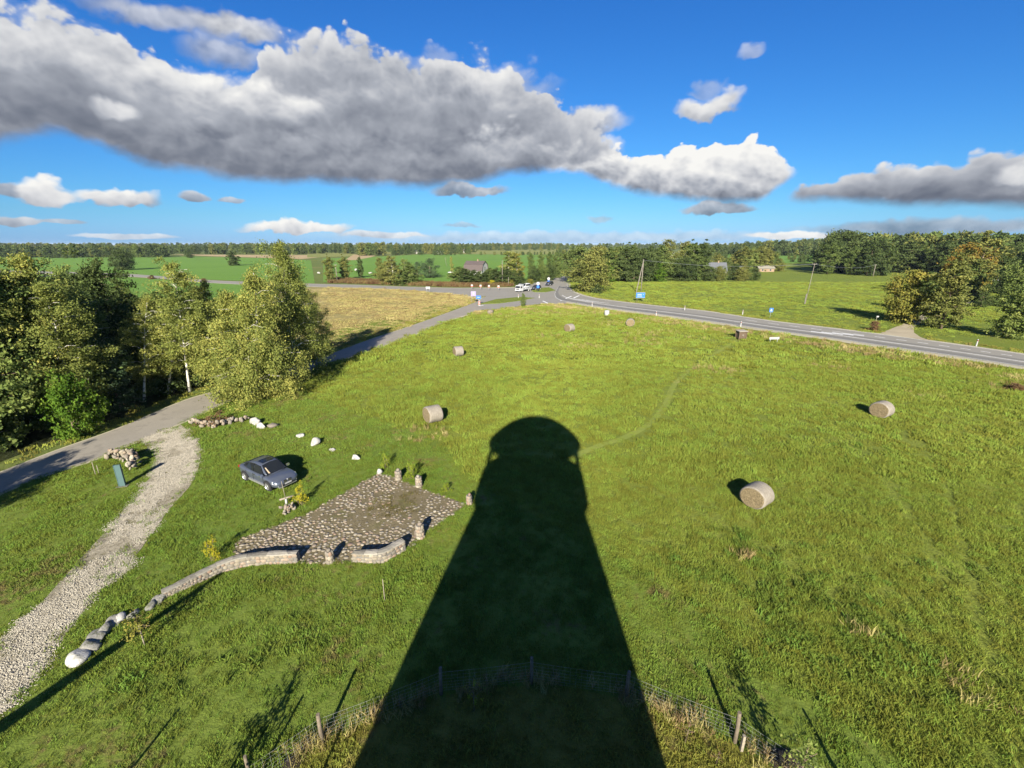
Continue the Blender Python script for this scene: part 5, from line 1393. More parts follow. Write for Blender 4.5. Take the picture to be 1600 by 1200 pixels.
sapling(226, 1007, 1.9, 'young staked tree with a small yellowish crown beside the boulder row', 'leaf_gold', w=1.1)
sapling(741, 1112, 1.5, 'spindly pale sapling standing in the tower shadow inside the fence', 'leaf_lime', False, proto=THIN)
sapling(1070, 1162, 1.3, 'thin reddish sapling in the sun right of the tower shadow, inside the fence', 'leaf_rust', False, proto=THIN)
sapling(1118, 1196, 0.8, 'small reddish plant at the lower edge of the photo', 'leaf_rust', False, proto=THIN)
sapling(0, 0, 2.7, 'sapling below the lower left edge of the view', 'leaf_birch_green', True, loc=at(318, 1318)[:2], w=1.0)
sapling(0, 0, 2.4, 'sapling below the lower right edge of the view', 'leaf_birch_green', True, loc=at(1240, 1260)[:2], w=1.0)

# ------------------------------------------------------------------ wire fence round the tower's foot
M['wire'] = simple('galvanised_wire', (0.34, 0.35, 0.34), 0.6, 0.1, 5.0, metal=0.2)
fence = empty('wire_fence', FC, 0, 'round sheep wire fence on dark wooden posts in front of the tower', 'fence')
PA = [math.degrees(math.atan2(at(*q).y - FC.y, at(*q).x - FC.x)) for q in ((1147, 1162), (978, 1101), (830, 1070), (688, 1073), (504, 1155))]
PA = [PA[0] - 34, PA[0] - 17] + PA + [PA[-1] + 17, PA[-1] + 34]
PH = 1.42
def fp(a, r=FR): return Vector((r * math.cos(math.radians(a)), r * math.sin(math.radians(a)), 0))
mb = MB(); mb.tube([(0, 0, -.25), (0.02, 0.0, PH * .5), (0.0, 0.01, PH)], [0.075, 0.07, 0.065], 8, smooth=True); post_me = mb.mesh('fence_post', M['post'])
for i, a in enumerate(PA): link('post', post_me, fence, fp(a), (rng.uniform(-.03, .03), rng.uniform(-.03, .03), a))
for a0, a1 in zip(PA[:-1], PA[1:]):
    mb = MB(); n = 8
    ang = [a0 + (a1 - a0) * k / n for k in range(n + 1)]
    ch = [fp(a0, FR + .07).lerp(fp(a1, FR + .07), k / n) for k in range(n + 1)]
    for q, z in enumerate((0.12, 0.26, 0.40, 0.55, 0.71, 0.88, 1.06)):
        mb.tube([p + Vector((0, 0, z - 0.03 * math.sin(math.pi * k / n))) for k, p in enumerate(ch)], 0.0022 if q < 6 else 0.0036, 3, caps=False)
    m_ = max(3, int((ch[-1] - ch[0]).length / 0.22))
    for k in range(1, m_):
        p = ch[0].lerp(ch[-1], k / m_); mb.tube([p + Vector((0, 0, .10)), p + Vector((0, 0, 1.05))], 0.0020, 3, caps=False)
    mb.build('wire_mesh', M['wire'], fence)
p = at(1150, 1168); mb = MB(); mb.box((0, 0, .35), (.09, .09, .8)); tag(mb.build('stake', M['post_pale'], None, (p.x + .12, p.y - .12, 0)), 'short pale stake leaning on the fence post right of the tower shadow', 'stake')
def pole(x, yb, yt, r, label, name='pole', mat='post_pale', lean=(0, 0), cat='pole'):
    p = at(x, yb); h = height_at(p.y, yt)
    mb = MB(); mb.tube([(0, 0, -.2), (lean[0] * .5, lean[1] * .5, h * .5), (lean[0], lean[1], h)], [r, r * .9, r * .75], 8)
    return tag(mb.build(name, M[mat], None, p), label, cat)
pole(601.5, 941, 905, 0.022, 'thin pale stake standing alone in the lawn below the terrace', 'stake', cat='stake')
pole(150, 743, 722, 0.03, 'thin white stake left of the blue green pylon', 'stake', 'post_pale', cat='stake')
pole(155, 741, 727, 0.025, 'shorter white stake beside the taller one by the lane', 'stake', 'post_pale', cat='stake')
# thin pole with a cross bar by the car
p = at(448, 788); root = empty('marker_pole', p, 0, 'thin bare pole on a pale foot in front of the car', 'pole')
h = height_at(p.y, 752)
mb = MB(); mb.tube([(0, 0, 0.3), (-.10, 0, h)], 0.018, 6); mb.build('shaft', M['post_pale'], root)
M['white_metal'] = simple('white_enamel', (0.30, 0.30, 0.29), 0.5, 0.06, 3.0)
mb = MB(); mb.tube([(0, 0, -.1), (0, 0, .42)], [0.09, 0.07], 8); mb.build('foot', M['white_metal'], root)
a, b = at(437, 783), at(460, 776); mb = MB(); mb.tube([Vector((0, 0, .09)), b - a + Vector((0, 0, .09))], 0.07, 8); tag(mb.build('log', M['post_pale'], None, a), 'pale peeled log lying in the grass by the thin pole', 'log')
# blue-green pylon sign
M['teal'] = simple('blue_green_enamel', (0.055, 0.098, 0.098), 0.55, 0.08, 2.0)
p = at(192, 760); h = height_at(p.y, 727)
root = empty('pylon_sign', p, 0.25, 'slim blue green pylon sign beside the gravel track', 'sign')
mb = MB(); mb.box((0, 0, h / 2 + .02), (.36, .13, h)); mb.build('panel', M['teal'], root)
mb = MB(); mb.box((-.195, 0, h / 2 + .02), (.03, .17, h + .04)); mb.box((.195, 0, h / 2 + .02), (.03, .17, h + .04)); mb.build('edge_trim', M['white_metal'] if False else M['teal'], root)
mb = MB(); mb.box((0, 0, .02), (.7, .4, .08)); mb.build('foot', M['mortar'], root)

# tall mast left of the view, its shadow runs along the boulder row
tip = at(350, 894); foot_line = at(0, 1137)
dd = (tip - foot_line).normalized(); base = foot_line - dd * 7.0
hm = 8.0; back = hm / math.tan(SUN_ELEV)
top = tip + Vector((-math.sin(SUN_AZ) * back, -math.cos(SUN_AZ) * back, hm)) - base
mb = MB(); mb.tube([(0, 0, -.3), top * .5, top], [0.38, 0.30, 0.10], 10)
tag(mb.build('mast', M['post'], None, base), 'thick leaning timber mast left of the view casting a long shadow along the boulders', 'mast')
for i, (x, y) in enumerate(((158, 1262), (395, 1232), (1338, 1262), (470, 1290))):
    p = at(x, y); mb = MB(); mb.tube([(0, 0, -.2), (0, 0, 1.5)], 0.05, 6); tag(mb.build('stake', M['post'], None, p), 'one of the stakes standing below the view', 'stake', 'stakes below the view')

# ------------------------------------------------------------------ hay bales
def hay_mats():
    m, t, b, _ = new_mat('net_wrapped_hay')
    tc = t.nodes.new('ShaderNodeTexCoord').outputs['Object']
    mp = t.nodes.new('ShaderNodeMapping'); mp.inputs['Scale'].default_value = (7, 1.5, 1.5); t.links.new(tc, mp.inputs[0])
    n = X(t, noise(t, mp.outputs[0], 3.0, 5, 0.7).outputs[0])
    t.links.new(ramp(t, n, [(0.3, (0.13, 0.11, 0.08)), (0.5, (0.20, 0.175, 0.138)), (0.7, (0.26, 0.23, 0.19))]), b.inputs['Base Color'])
    b.inputs['Roughness'].default_value = 0.9; bump(t, b, n, 0.04)
    m2, t, b, _ = new_mat('cut_hay')
    tc = t.nodes.new('ShaderNodeTexCoord').outputs['Object']
    n = X(t, noise(t, tc, 9.0, 6, 0.75).outputs[0])
    t.links.new(ramp(t, n, [(0.32, (0.075, 0.055, 0.026)), (0.5, (0.155, 0.118, 0.062)), (0.68, (0.23, 0.18, 0.10))]), b.inputs['Base Color'])
    b.inputs['Roughness'].default_value = 0.95; bump(t, b, n, 0.06)
    return m, m2
M['hay_side'], M['hay_face'] = hay_mats()
def bale_parts():
    r0, hw = 0.83, 0.66
    mb = MB(); n = 30; prof = [(-hw, r0 - .10), (-hw + .03, r0 - .03), (-hw + .10, r0)] + [(x, r0 + (0.012 if i % 2 else -.004)) for i, x in enumerate(np.linspace(-.48, .48, 9))] + [(hw - .10, r0), (hw - .03, r0 - .03), (hw, r0 - .10)]
    sag = lambda y, z: (y * 1.03, z * 0.97)
    V = []
    for x, r in prof:
        for k in range(n):
            a = 2 * math.pi * k / n; rr = r * (1 + 0.012 * math.sin(3 * a + x * 5))
            y, z = sag(rr * math.cos(a), rr * math.sin(a)); V.append((x, y, max(z, -r0 * .93)))
    F = [(i * n + k, i * n + (k + 1) % n, (i + 1) * n + (k + 1) % n, (i + 1) * n + k) for i in range(len(prof) - 1) for k in range(n)]
    mb.add(V, [tuple(reversed(f)) for f in F], 0, True)
    side = mb.mesh('bale_roll', M['hay_side'])
    mb = MB(); V, F = [], []
    rings = [(.745, 0), (.66, .03), (.60, .005), (.52, .04), (.45, .012), (.37, .045), (.29, .015), (.20, .05), (.11, .02), (.03, .05)]
    for i, (r, x) in enumerate(rings):
        for k in range(n):
            a = 2 * math.pi * (k + i * .4) / n; w = 1 + 0.03 * math.sin(2 * a + i)
            V.append((x + rng.normal(0, .008), r * 1.03 * w * math.cos(a), max(r * .97 * w * math.sin(a), -.72)))
    F = [(i * n + k, i * n + (k + 1) % n, (i + 1) * n + (k + 1) % n, (i + 1) * n + k) for i in range(len(rings) - 1) for k in range(n)] + [tuple((len(rings) - 1) * n + k for k in range(n))]
    mb.add(V, F, 0, True)
    return side, mb.mesh('bale_end', M['hay_face'])
b_side, b_end = bale_parts()
def bale(x, yb, ang, label, s=1.0):
    p = at(x, yb)
    root = empty('hay_bale', (p.x, p.y + .35 * s, 0.775 * s), R(ang), label, 'hay bale', 'round hay bales on the meadow'); root.scale = (s * rng.uniform(.94, 1.06), s * rng.uniform(1.0, 1.06), s * rng.uniform(.94, 1.0)); root.rotation_euler[0] = rng.uniform(-.03, .03)
    link('roll', b_side, root); link('end_face', b_end, root, (.655, 0, 0)); link('end_face', b_end, root, (-.655, 0, 0), (0, 0, math.pi))
    return root
bale(1184, 794, 36, 'hay bale nearest the tower, on the open meadow to the right', 1.02)
bale(1379, 653, 30, 'hay bale alone at the far right of the meadow', 1.04)
bale(676, 661, 35, 'hay bale beside the dry tufts just left of the tower shadow top', 1.08)
bale(716, 557, 25, 'hay bale in the middle distance near the lane', 1.0)
bale(890, 519, 38, 'left one of two hay bales near the main road', 1.05)
bale(985, 510, 75, 'right one of two hay bales near the main road, end turned to the tower', 1.05)
p = at(766, 491); tag(link('boulder', ROCK[1], None, (p.x, p.y, .5), (0, 0, .4), (1.1, .8, .8)), 'pale block shaped stone at the lane mouth in dry grass', 'boulder')
p = at(948, 493); mb = MB(); mb.lathe([(0, 0), (.55, 0), (.6, .08), (.6, 1.2), (.5, 1.3), (0, 1.3)], 18); mb.lathe([(.62, .4), (.64, .42), (.64, .5), (.62, .52)], 18); tag(mb.build('barrel', M['white_metal'], None, p), 'white barrel in the dry verge near the two bales', 'barrel')
p = at(1590, 610); tag(link('brush_pile', cm_ := PROTO['bush'][1], None, (p.x, p.y, 0), (0, 0, 1), (.6, .6, .18)), 'low heap of brown brush at the right edge of the meadow', 'brush pile')
bp = bpy.data.objects['brush_pile']; bp.material_slots[0].link = 'OBJECT'; bp.material_slots[0].material = M['leaf_rust']
# dark timber box shelter
p = at(1157, 530); hb = height_at(p.y, 516)
root = empty('timber_box', p, 0.12, 'dark timber box with a flat lid at the end of the trodden path', 'timber box')
for sx in (-1, 1):
    for sy in (-1, 1):
        mb = MB(); mb.box((sx * .72, sy * .55, hb * .45 - .05), (.14, .14, hb * .9 + .1)); mb.build('corner_post', M['timber'], root)
for k in range(7):
    mb = MB(); mb.box((-.60 + k * .2, -.50, hb * .5), (.17, .05, hb * .72)); mb.build('plank', M['timber'], root)
    mb = MB(); mb.box((-.60 + k * .2, .50, hb * .5), (.17, .05, hb * .72)); mb.build('plank', M['timber'], root)
for sx in (-1, 1):
    for k in range(4):
        mb = MB(); mb.box((sx * .68, -.36 + k * .24, hb * .5), (.05, .2, hb * .72)); mb.build('plank', M['timber'], root)
M['grey_wood'] = simple('greyed_boards', (0.26, 0.235, 0.20), 0.9, 0.25, 5.0)
mb = MB(); mb.box((0, 0, hb * .95), (1.75, 1.4, .10), rx=0.05); mb.build('lid', M['grey_wood'], root)
mb = MB(); mb.tube([(-.2, -.54, hb * .5), (.15, -.54, hb * .55), (.18, -.54, hb * .35)], .05, 6); mb.build('latch', M['grey_wood'], root)

# ------------------------------------------------------------------ roadside furniture
M['blue_sign'] = simple('blue_sign_face', (0.02, 0.13, 0.55), 0.45, 0.05, 2.0)
M['steel'] = simple('grey_steel', (0.32, 0.33, 0.34), 0.45, 0.1, 6.0, metal=0.5)
M['red'] = simple('red_reflector', (0.55, 0.05, 0.03), 0.4, 0.05, 3.0)
M['black'] = simple('black_plastic', (0.018, 0.018, 0.020), 0.6, 0.2, 5.0)
M['purple'] = simple('violet_sign_face', (0.24, 0.20, 0.36), 0.45, 0.06, 3.0)
def delineator(x, yb, label):
    p = at(x, yb); root = empty('delineator_post', p, 0, label, 'road post')
    mb = MB(); mb.box((0, 0, .5), (.16, .10, 1.15), taper=(.9, .9)); mb.build('post', M['white_metal'], root)
    mb = MB(); mb.box((0, 0, .86), (.165, .108, .16)); mb.build('black_band', M['black'], root)
    mb = MB(); mb.box((0, -.056, .86), (.06, .012, .11)); mb.build('reflector', M['red'], root)
    root.scale = (1.2, 1.2, 1.15)
DL = [(925, 479, 'white road post on the near edge left of the white barrel'), (1025, 494.5, 'white road post on the near edge between the barrel and the timber box'), (1157, 511, 'white road post on the near edge above the timber box'),
      (1069.5, 485, 'white road post on the far edge right of the blue sign'), (1160, 492, 'thin white road post on the far edge above the timber box'), (1525, 541, 'white road post on the far edge right of the dirt drive'),
      (810, 466, 'white road post on the long grass island'), (842.5, 466, 'white road post between the crossing and the round tree')]
for d_ in DL: delineator(*d_)
def panel_sign(name, x, yb, w, h, zt, face, label, legs=2, rz=0.0, marks=None):
    p = at(x, yb); root = empty(name, p, rz, label, 'sign')
    for k in range(legs):
        xx = 0 if legs == 1 else (-.36 + .72 * k) * w
        mb = MB(); mb.tube([(xx, .04, -.2), (xx, .04, zt)], .05, 6); mb.build('leg', M['steel'], root)
    mb = MB(); mb.box((0, -.02, zt - h / 2), (w, .05, h)); mb.build('panel', M[face], root)
    for (mx, mz, mw, mh) in marks or (): 
        mb = MB(); mb.box((mx * w, -.052, zt - h / 2 + mz * h), (mw * w, .012, mh * h)); mb.build('marking', M['white_metal'] if face != 'white_metal' else M['steel'], root)
    return root
panel_sign('direction_sign', 1000, 471, 2.7, 1.6, 2.7, 'blue_sign', 'large blue direction sign before the leaning utility pole', 2, 0.0, [(0, .46, .98, .04), (0, -.46, .98, .04), (-.12, .15, .5, .12), (-.1, -.15, .56, .12), (.33, .16, .1, .1)])
panel_sign('bus_stop_sign', 1203, 497, .85, .95, 2.4, 'blue_sign', 'small blue square sign on a post beyond the main road', 1, 0.0, [(0, -.1, .55, .42), (0, .22, .3, .2)])
panel_sign('name_board', 1208.5, 536, 1.9, .42, 1.1, 'white_metal', 'low white board on two legs right of the timber box', 2, 0.1, [(0, 0.05, .8, .16)])
panel_sign('direction_sign', 740, 473, 1.5, 1.4, 3.4, 'purple', 'pale violet square sign at the lane mouth', 2, 0.2, [(0.05, .05, .25, .5), (0, .46, 1.0, .05)])
panel_sign('keep_right_sign', 748, 476, 1.4, .9, 2.6, 'blue_sign', 'small blue sign just right of the violet one', 1, -0.2, [(0, 0, .6, .2)])
p = at(749, 478); root = empty('road_barrier', p, 0.3, 'white striped marker below the small blue sign', 'marker')
mb = MB(); mb.box((0, 0, .8), (.55, .12, 1.5), taper=(.7, 1)); mb.build('board', M['white_metal'], root)
for k in range(3):
    mb = MB(); mb.box((0, -.066, .45 + k * .4), (.46, .012, .16)); mb.build('stripe', M['red'], root)
mb = MB(); mb.box((.55, -.1, .12), (1.4, .5, .25), rz=.6); mb.build('kerb_foot', M['white_metal'], root)
panel_sign('road_sign', 669, 458, 1.5, .7, 2.3, 'steel', 'small sign on a post beside the left road', 2, 0.0)
for i, (x, y) in enumerate(((737.5, 452), (751, 452.5), (764, 453), (779, 453.5))):
    p = at(x, y); root = empty('chevron_post', p, 0, ('leftmost', 'second from left', 'third from left', 'rightmost')[i] + ' of the four short posts with white square plates across the lane mouth', 'road post')
    mb = MB(); mb.tube([(0, 0, -.1), (0, 0, 1.0)], .06, 6); mb.build('post', M['steel'], root)
    mb = MB(); mb.box((0, -.08, 1.45), (.75, .06, .8)); mb.build('plate', M['white_metal'], root)
    mb = MB(); mb.box((0, -.115, 1.15), (.9, .012, .16)); mb.build('stripe', M['red'], root)
for x, y, zt, lab in ((840.5, 456, 3.6, 'white backed round sign on the small grass island'), (857, 446, 3.4, 'white backed round sign beside the waiting dark car')):
    p = at(x, y); root = empty('road_sign', p, 0, lab, 'sign')
    mb = MB(); mb.tube([(0, 0, -.1), (0, 0, zt)], .06, 6); mb.build('post', M['steel'], root)
    mb = MB(); mb.tube([(0, -.06, zt - .55), (0, -.12, zt - .55)], .6, 20); mb.build('disc', M['white_metal'], root)
    mb = MB(); mb.box((0, -.1, zt - 1.75), (.9, .05, .9)); mb.build('plate', M['blue_sign'], root)
p = at(894, 429.5); root = empty('road_sign', p, 0, 'white arrow shaped sign at the bend of the far road', 'sign')
mb = MB(); mb.tube([(0, 0, 0), (0, 0, 2.2)], .06, 6); mb.build('post', M['steel'], root)
mb = MB(); mb.add([(-1.6, -.05, 1.7), (1.0, -.05, 1.7), (1.6, -.05, 2.05), (1.0, -.05, 2.4), (-1.6, -.05, 2.4), (-1.6, .02, 1.7), (1.0, .02, 1.7), (1.6, .02, 2.05), (1.0, .02, 2.4), (-1.6, .02, 2.4)], [(0, 1, 2, 3, 4), (9, 8, 7, 6, 5), (0, 5, 6, 1), (1, 6, 7, 2), (2, 7, 8, 3), (3, 8, 9, 4), (4, 9, 5, 0)]); mb.build('arrow_board', M['white_metal'], root)
p = at(1368, 505); root = empty('road_sign', p, 0, 'tiny pale sign on a stake by the bush left of the dirt drive', 'sign')
mb = MB(); mb.tube([(0, 0, 0), (0, 0, 1.5)], .04, 6); mb.build('post', M['post_pale'], root); mb = MB(); mb.box((.1, -.05, 1.5), (.5, .04, .3)); mb.build('plate', M['white_metal'], root)
# utility poles
M['pole_wood'] = simple('grey_pole_wood', (0.17, 0.15, 0.125), 0.9, 0.2, 4.0)
def utility(x, yb, yt, label, strut=None, r=.13, arm=True, lean=0.0):
    p = at(x, yb); h = height_at(p.y, yt); root = empty('utility_pole', p, 0, label, 'utility pole')
    mb = MB(); mb.tube([(0, 0, -.3), (lean, 0, h)], [r * 1.2, r * .8], 8); mb.build('pole', M['pole_wood'], root)
    if strut:
        q = at(*strut) - p; mb = MB(); mb.tube([(q.x, q.y, -.2), (lean - .05, 0, h * .93)], [r * 1.1, r * .8], 8); mb.build('strut', M['pole_wood'], root)
    if arm:
        mb = MB(); mb.box((lean, 0, h - .35), (1.3, .1, .1)); mb.build('cross_arm', M['pole_wood'], root)
        for k in (-.55, 0, .55):
            mb = MB(); mb.tube([(lean + k, 0, h - .3), (lean + k, 0, h - .08)], .05, 6); mb.build('insulator', M['white_metal'], root)
    return p + Vector((lean, 0, h))
t1 = utility(1001.5, 455, 405, 'tall leaning A shaped utility pole behind the large blue sign', (994, 457), .17, False)
t2 = utility(1258, 475, 411, 'utility pole on a pale concrete stub in the pasture', None, .08, True, .55)
p = at(1258, 475); mb = MB(); mb.box((0, 0, 1.4), (.22, .2, 3.2)); tag(mb.build('pole_stub', M['coping'], None, (p.x - .25, p.y - .1, 0)), 'pale concrete stub strapped to the pole in the pasture', 'pole base')
t3 = utility(1364, 432, 413, 'utility pole before the straight forest edge', None, .16)
t4 = utility(785, 446, 407, 'utility pole before the orange yellow shrubs by the crossing', None, .12, False)
t5 = utility(620, 445, 410, 'utility pole before the birch thicket beyond the left road', None, .15)
t6 = utility(527, 440, 413, 'utility pole in the narrow clump beyond the left road', None, .15)
utility(698, 416, 402, 'thin pale pole in the field left of the house', None, .10, False, -1.0)
utility(794.5, 447.5, 433, 'short pale pole right of the utility pole by the crossing', None, .10, False)
def wire(a, b, label):
    mb = MB()
    for dx in (-.5, .5):
        pts = [a.lerp(b, k / 10) + Vector((dx, 0, -.35 - 1.3 * math.sin(math.pi * k / 10))) for k in range(11)]
        mb.tube(pts, .022, 3, caps=False)
    tag(mb.build('power_line', M['steel'], None), label, 'cable')
wire(t1, t2, 'sagging power line between the leaning pole and the pasture pole')
wire(t2, t3, 'sagging power line from the pasture pole to the forest edge')

M['soil'] = simple('dark_mound_brown', (0.022, 0.017, 0.012), 0.95, 0.35, 6.0, bmp=0.05)  # very dark brown for the two low mounds along the bottom edge
for x, y, r_, h, lab in ((456, 1194, .36, .16, 'low dark mound at the lower left edge inside the fence'), (1228, 1192, .6, .2, 'dark brushy heap of soil at the lower right outside the fence post')):
    p = at(x, y); v, f = dome(14, 1.0, 0.12); v = v * np.array([r_, r_ * .8, h])
    tag(link('dark_mound', np_mesh('dark_mound', v, f, M['soil'], smooth=True), None, p), lab, 'soil heap')

# ------------------------------------------------------------------ vehicles
def paint(name, col, metal=0.6, rough=0.32):
    m, t, b, _ = new_mat(name)
    tc = t.nodes.new('ShaderNodeTexCoord').outputs['Object']
    n = noise(t, tc, 3.0, 4, 0.6)
    t.links.new(ramp(t, n.outputs[0], [(0.3, tuple(c * .92 for c in col)), (0.7, tuple(min(1, c * 1.06) for c in col))]), b.inputs['Base Color'])
    b.inputs['Metallic'].default_value = metal; b.inputs['Roughness'].default_value = rough
    b.inputs['Coat Weight'].default_value = 0.6; b.inputs['Coat Roughness'].default_value = 0.08
    return m
M['car_grey'] = paint('grey_blue_metallic', (0.085, 0.098, 0.128), 0.4)
M['car_dark'] = paint('dark_car_paint', (0.03, 0.034, 0.045), 0.3)
M['car_white'] = paint('white_van_paint', (0.42, 0.42, 0.42), 0.0, 0.4)
def glassmat():
    m, t, b, _ = new_mat('tinted_glass')
    b.inputs['Base Color'].default_value = (0.012, 0.014, 0.016, 1); b.inputs['Roughness'].default_value = 0.05; b.inputs['Specular IOR Level'].default_value = 0.35
    return m
M['glass'] = glassmat()
M['tyre'] = simple('tyre_rubber', (0.022, 0.022, 0.022), 0.85, 0.2, 8.0)
M['rim'] = simple('alloy_rim', (0.62, 0.62, 0.62), 0.3, 0.05, 5.0, metal=0.8)
M['chrome'] = simple('bright_trim', (0.75, 0.75, 0.75), 0.18, 0.03, 5.0, metal=0.95)
M['lamp'] = simple('headlamp_glass', (0.45, 0.46, 0.47), 0.12, 0.1, 9.0, spec=0.8, coat=0.8)
M['tail'] = simple('tail_lamp_red', (0.30, 0.015, 0.012), 0.2, 0.1, 9.0, spec=0.6)
M['seat'] = simple('tan_seat', (0.42, 0.33, 0.22), 0.8, 0.1, 6.0)

def section_body(stations, mat_m=0):
    """stations: (x, [(y, z), ...] half section from bottom outside to top centre)"""
    mb = MB(); k = len(stations[0][1]); V = []
    for x, sec in stations:
        for y, z in sec: V.append((x, y, z))
        for y, z in reversed(sec): V.append((x, -y, z))
    w = 2 * k; F = []
    for i in range(len(stations) - 1):
        for j in range(w - 1): F.append((i * w + j, (i + 1) * w + j, (i + 1) * w + j + 1, i * w + j + 1))
        F.append((i * w + w - 1, (i + 1) * w + w - 1, (i + 1) * w, i * w))
    F.append(tuple(range(w))); F.append(tuple((len(stations) - 1) * w + j for j in reversed(range(w))))
    mb.add(V, F, mat_m, True)
    return mb
def wheel_meshes(r, wd):
    mb = MB(); n = 24
    prof = [(r * .66, -wd / 2), (r * .9, -wd / 2), (r, -wd * .36), (r, wd * .36), (r * .9, wd / 2), (r * .66, wd / 2)]
    V = [(rr * math.cos(2 * math.pi * k / n), y, rr * math.sin(2 * math.pi * k / n)) for rr, y in prof for k in range(n)]
    F = [(i * n + k, i * n + (k + 1) % n, (i + 1) * n + (k + 1) % n, (i + 1) * n + k) for i in range(len(prof) - 1) for k in range(n)]
    mb.add(V, F, 0, True); ty = mb.mesh('tyre', M['tyre'])
    mb = MB(); mb.tube([(0, wd * .28, 0), (0, wd * .30, 0)], r * .2, 12)
    mb2 = MB()
    for k in range(5):
        a = 2 * math.pi * k / 5; c, s = math.cos(a), math.sin(a)
        for sg in (-1, 1):
            o = sg * .05 * r
            P = [(c * .12 * r - s * o * 2, s * .12 * r + c * o * 2), (c * .66 * r - s * o * 3.6, s * .66 * r + c * o * 3.6), (c * .66 * r - s * o * 1.2, s * .66 * r + c * o * 1.2), (c * .12 * r - s * o * .2, s * .12 * r + c * o * .2)]
            b = [(x, wd * .34, z) for x, z in P] + [(x, wd * .24, z) for x, z in P]
            mb2.add(b, [(0, 1, 2, 3), (7, 6, 5, 4), (0, 4, 5, 1), (1, 5, 6, 2), (2, 6, 7, 3), (3, 7, 4, 0)])
    ring = [(rr * r * math.cos(2 * math.pi * k / n), y, rr * r * math.sin(2 * math.pi * k / n)) for rr, y in ((.70, wd * .46), (.62, wd * .36), (.62, -wd * .3)) for k in range(n)]
    mb2.add(ring, [(i * n + k, i * n + (k + 1) % n, (i + 1) * n + (k + 1) % n, (i + 1) * n + k) for i in range(2) for k in range(n)], 0, True)
    mb2.tube([(0, wd * .24, 0), (0, wd * .40, 0)], r * .17, 12)
    rim = mb2.mesh('rim', M['rim'])
    mb3 = MB(); mb3.tube([(0, wd * .02, 0), (0, wd * .08, 0)], r * .55, 20); hub = mb3.mesh('brake', M['black'])
    return ty, rim, hub

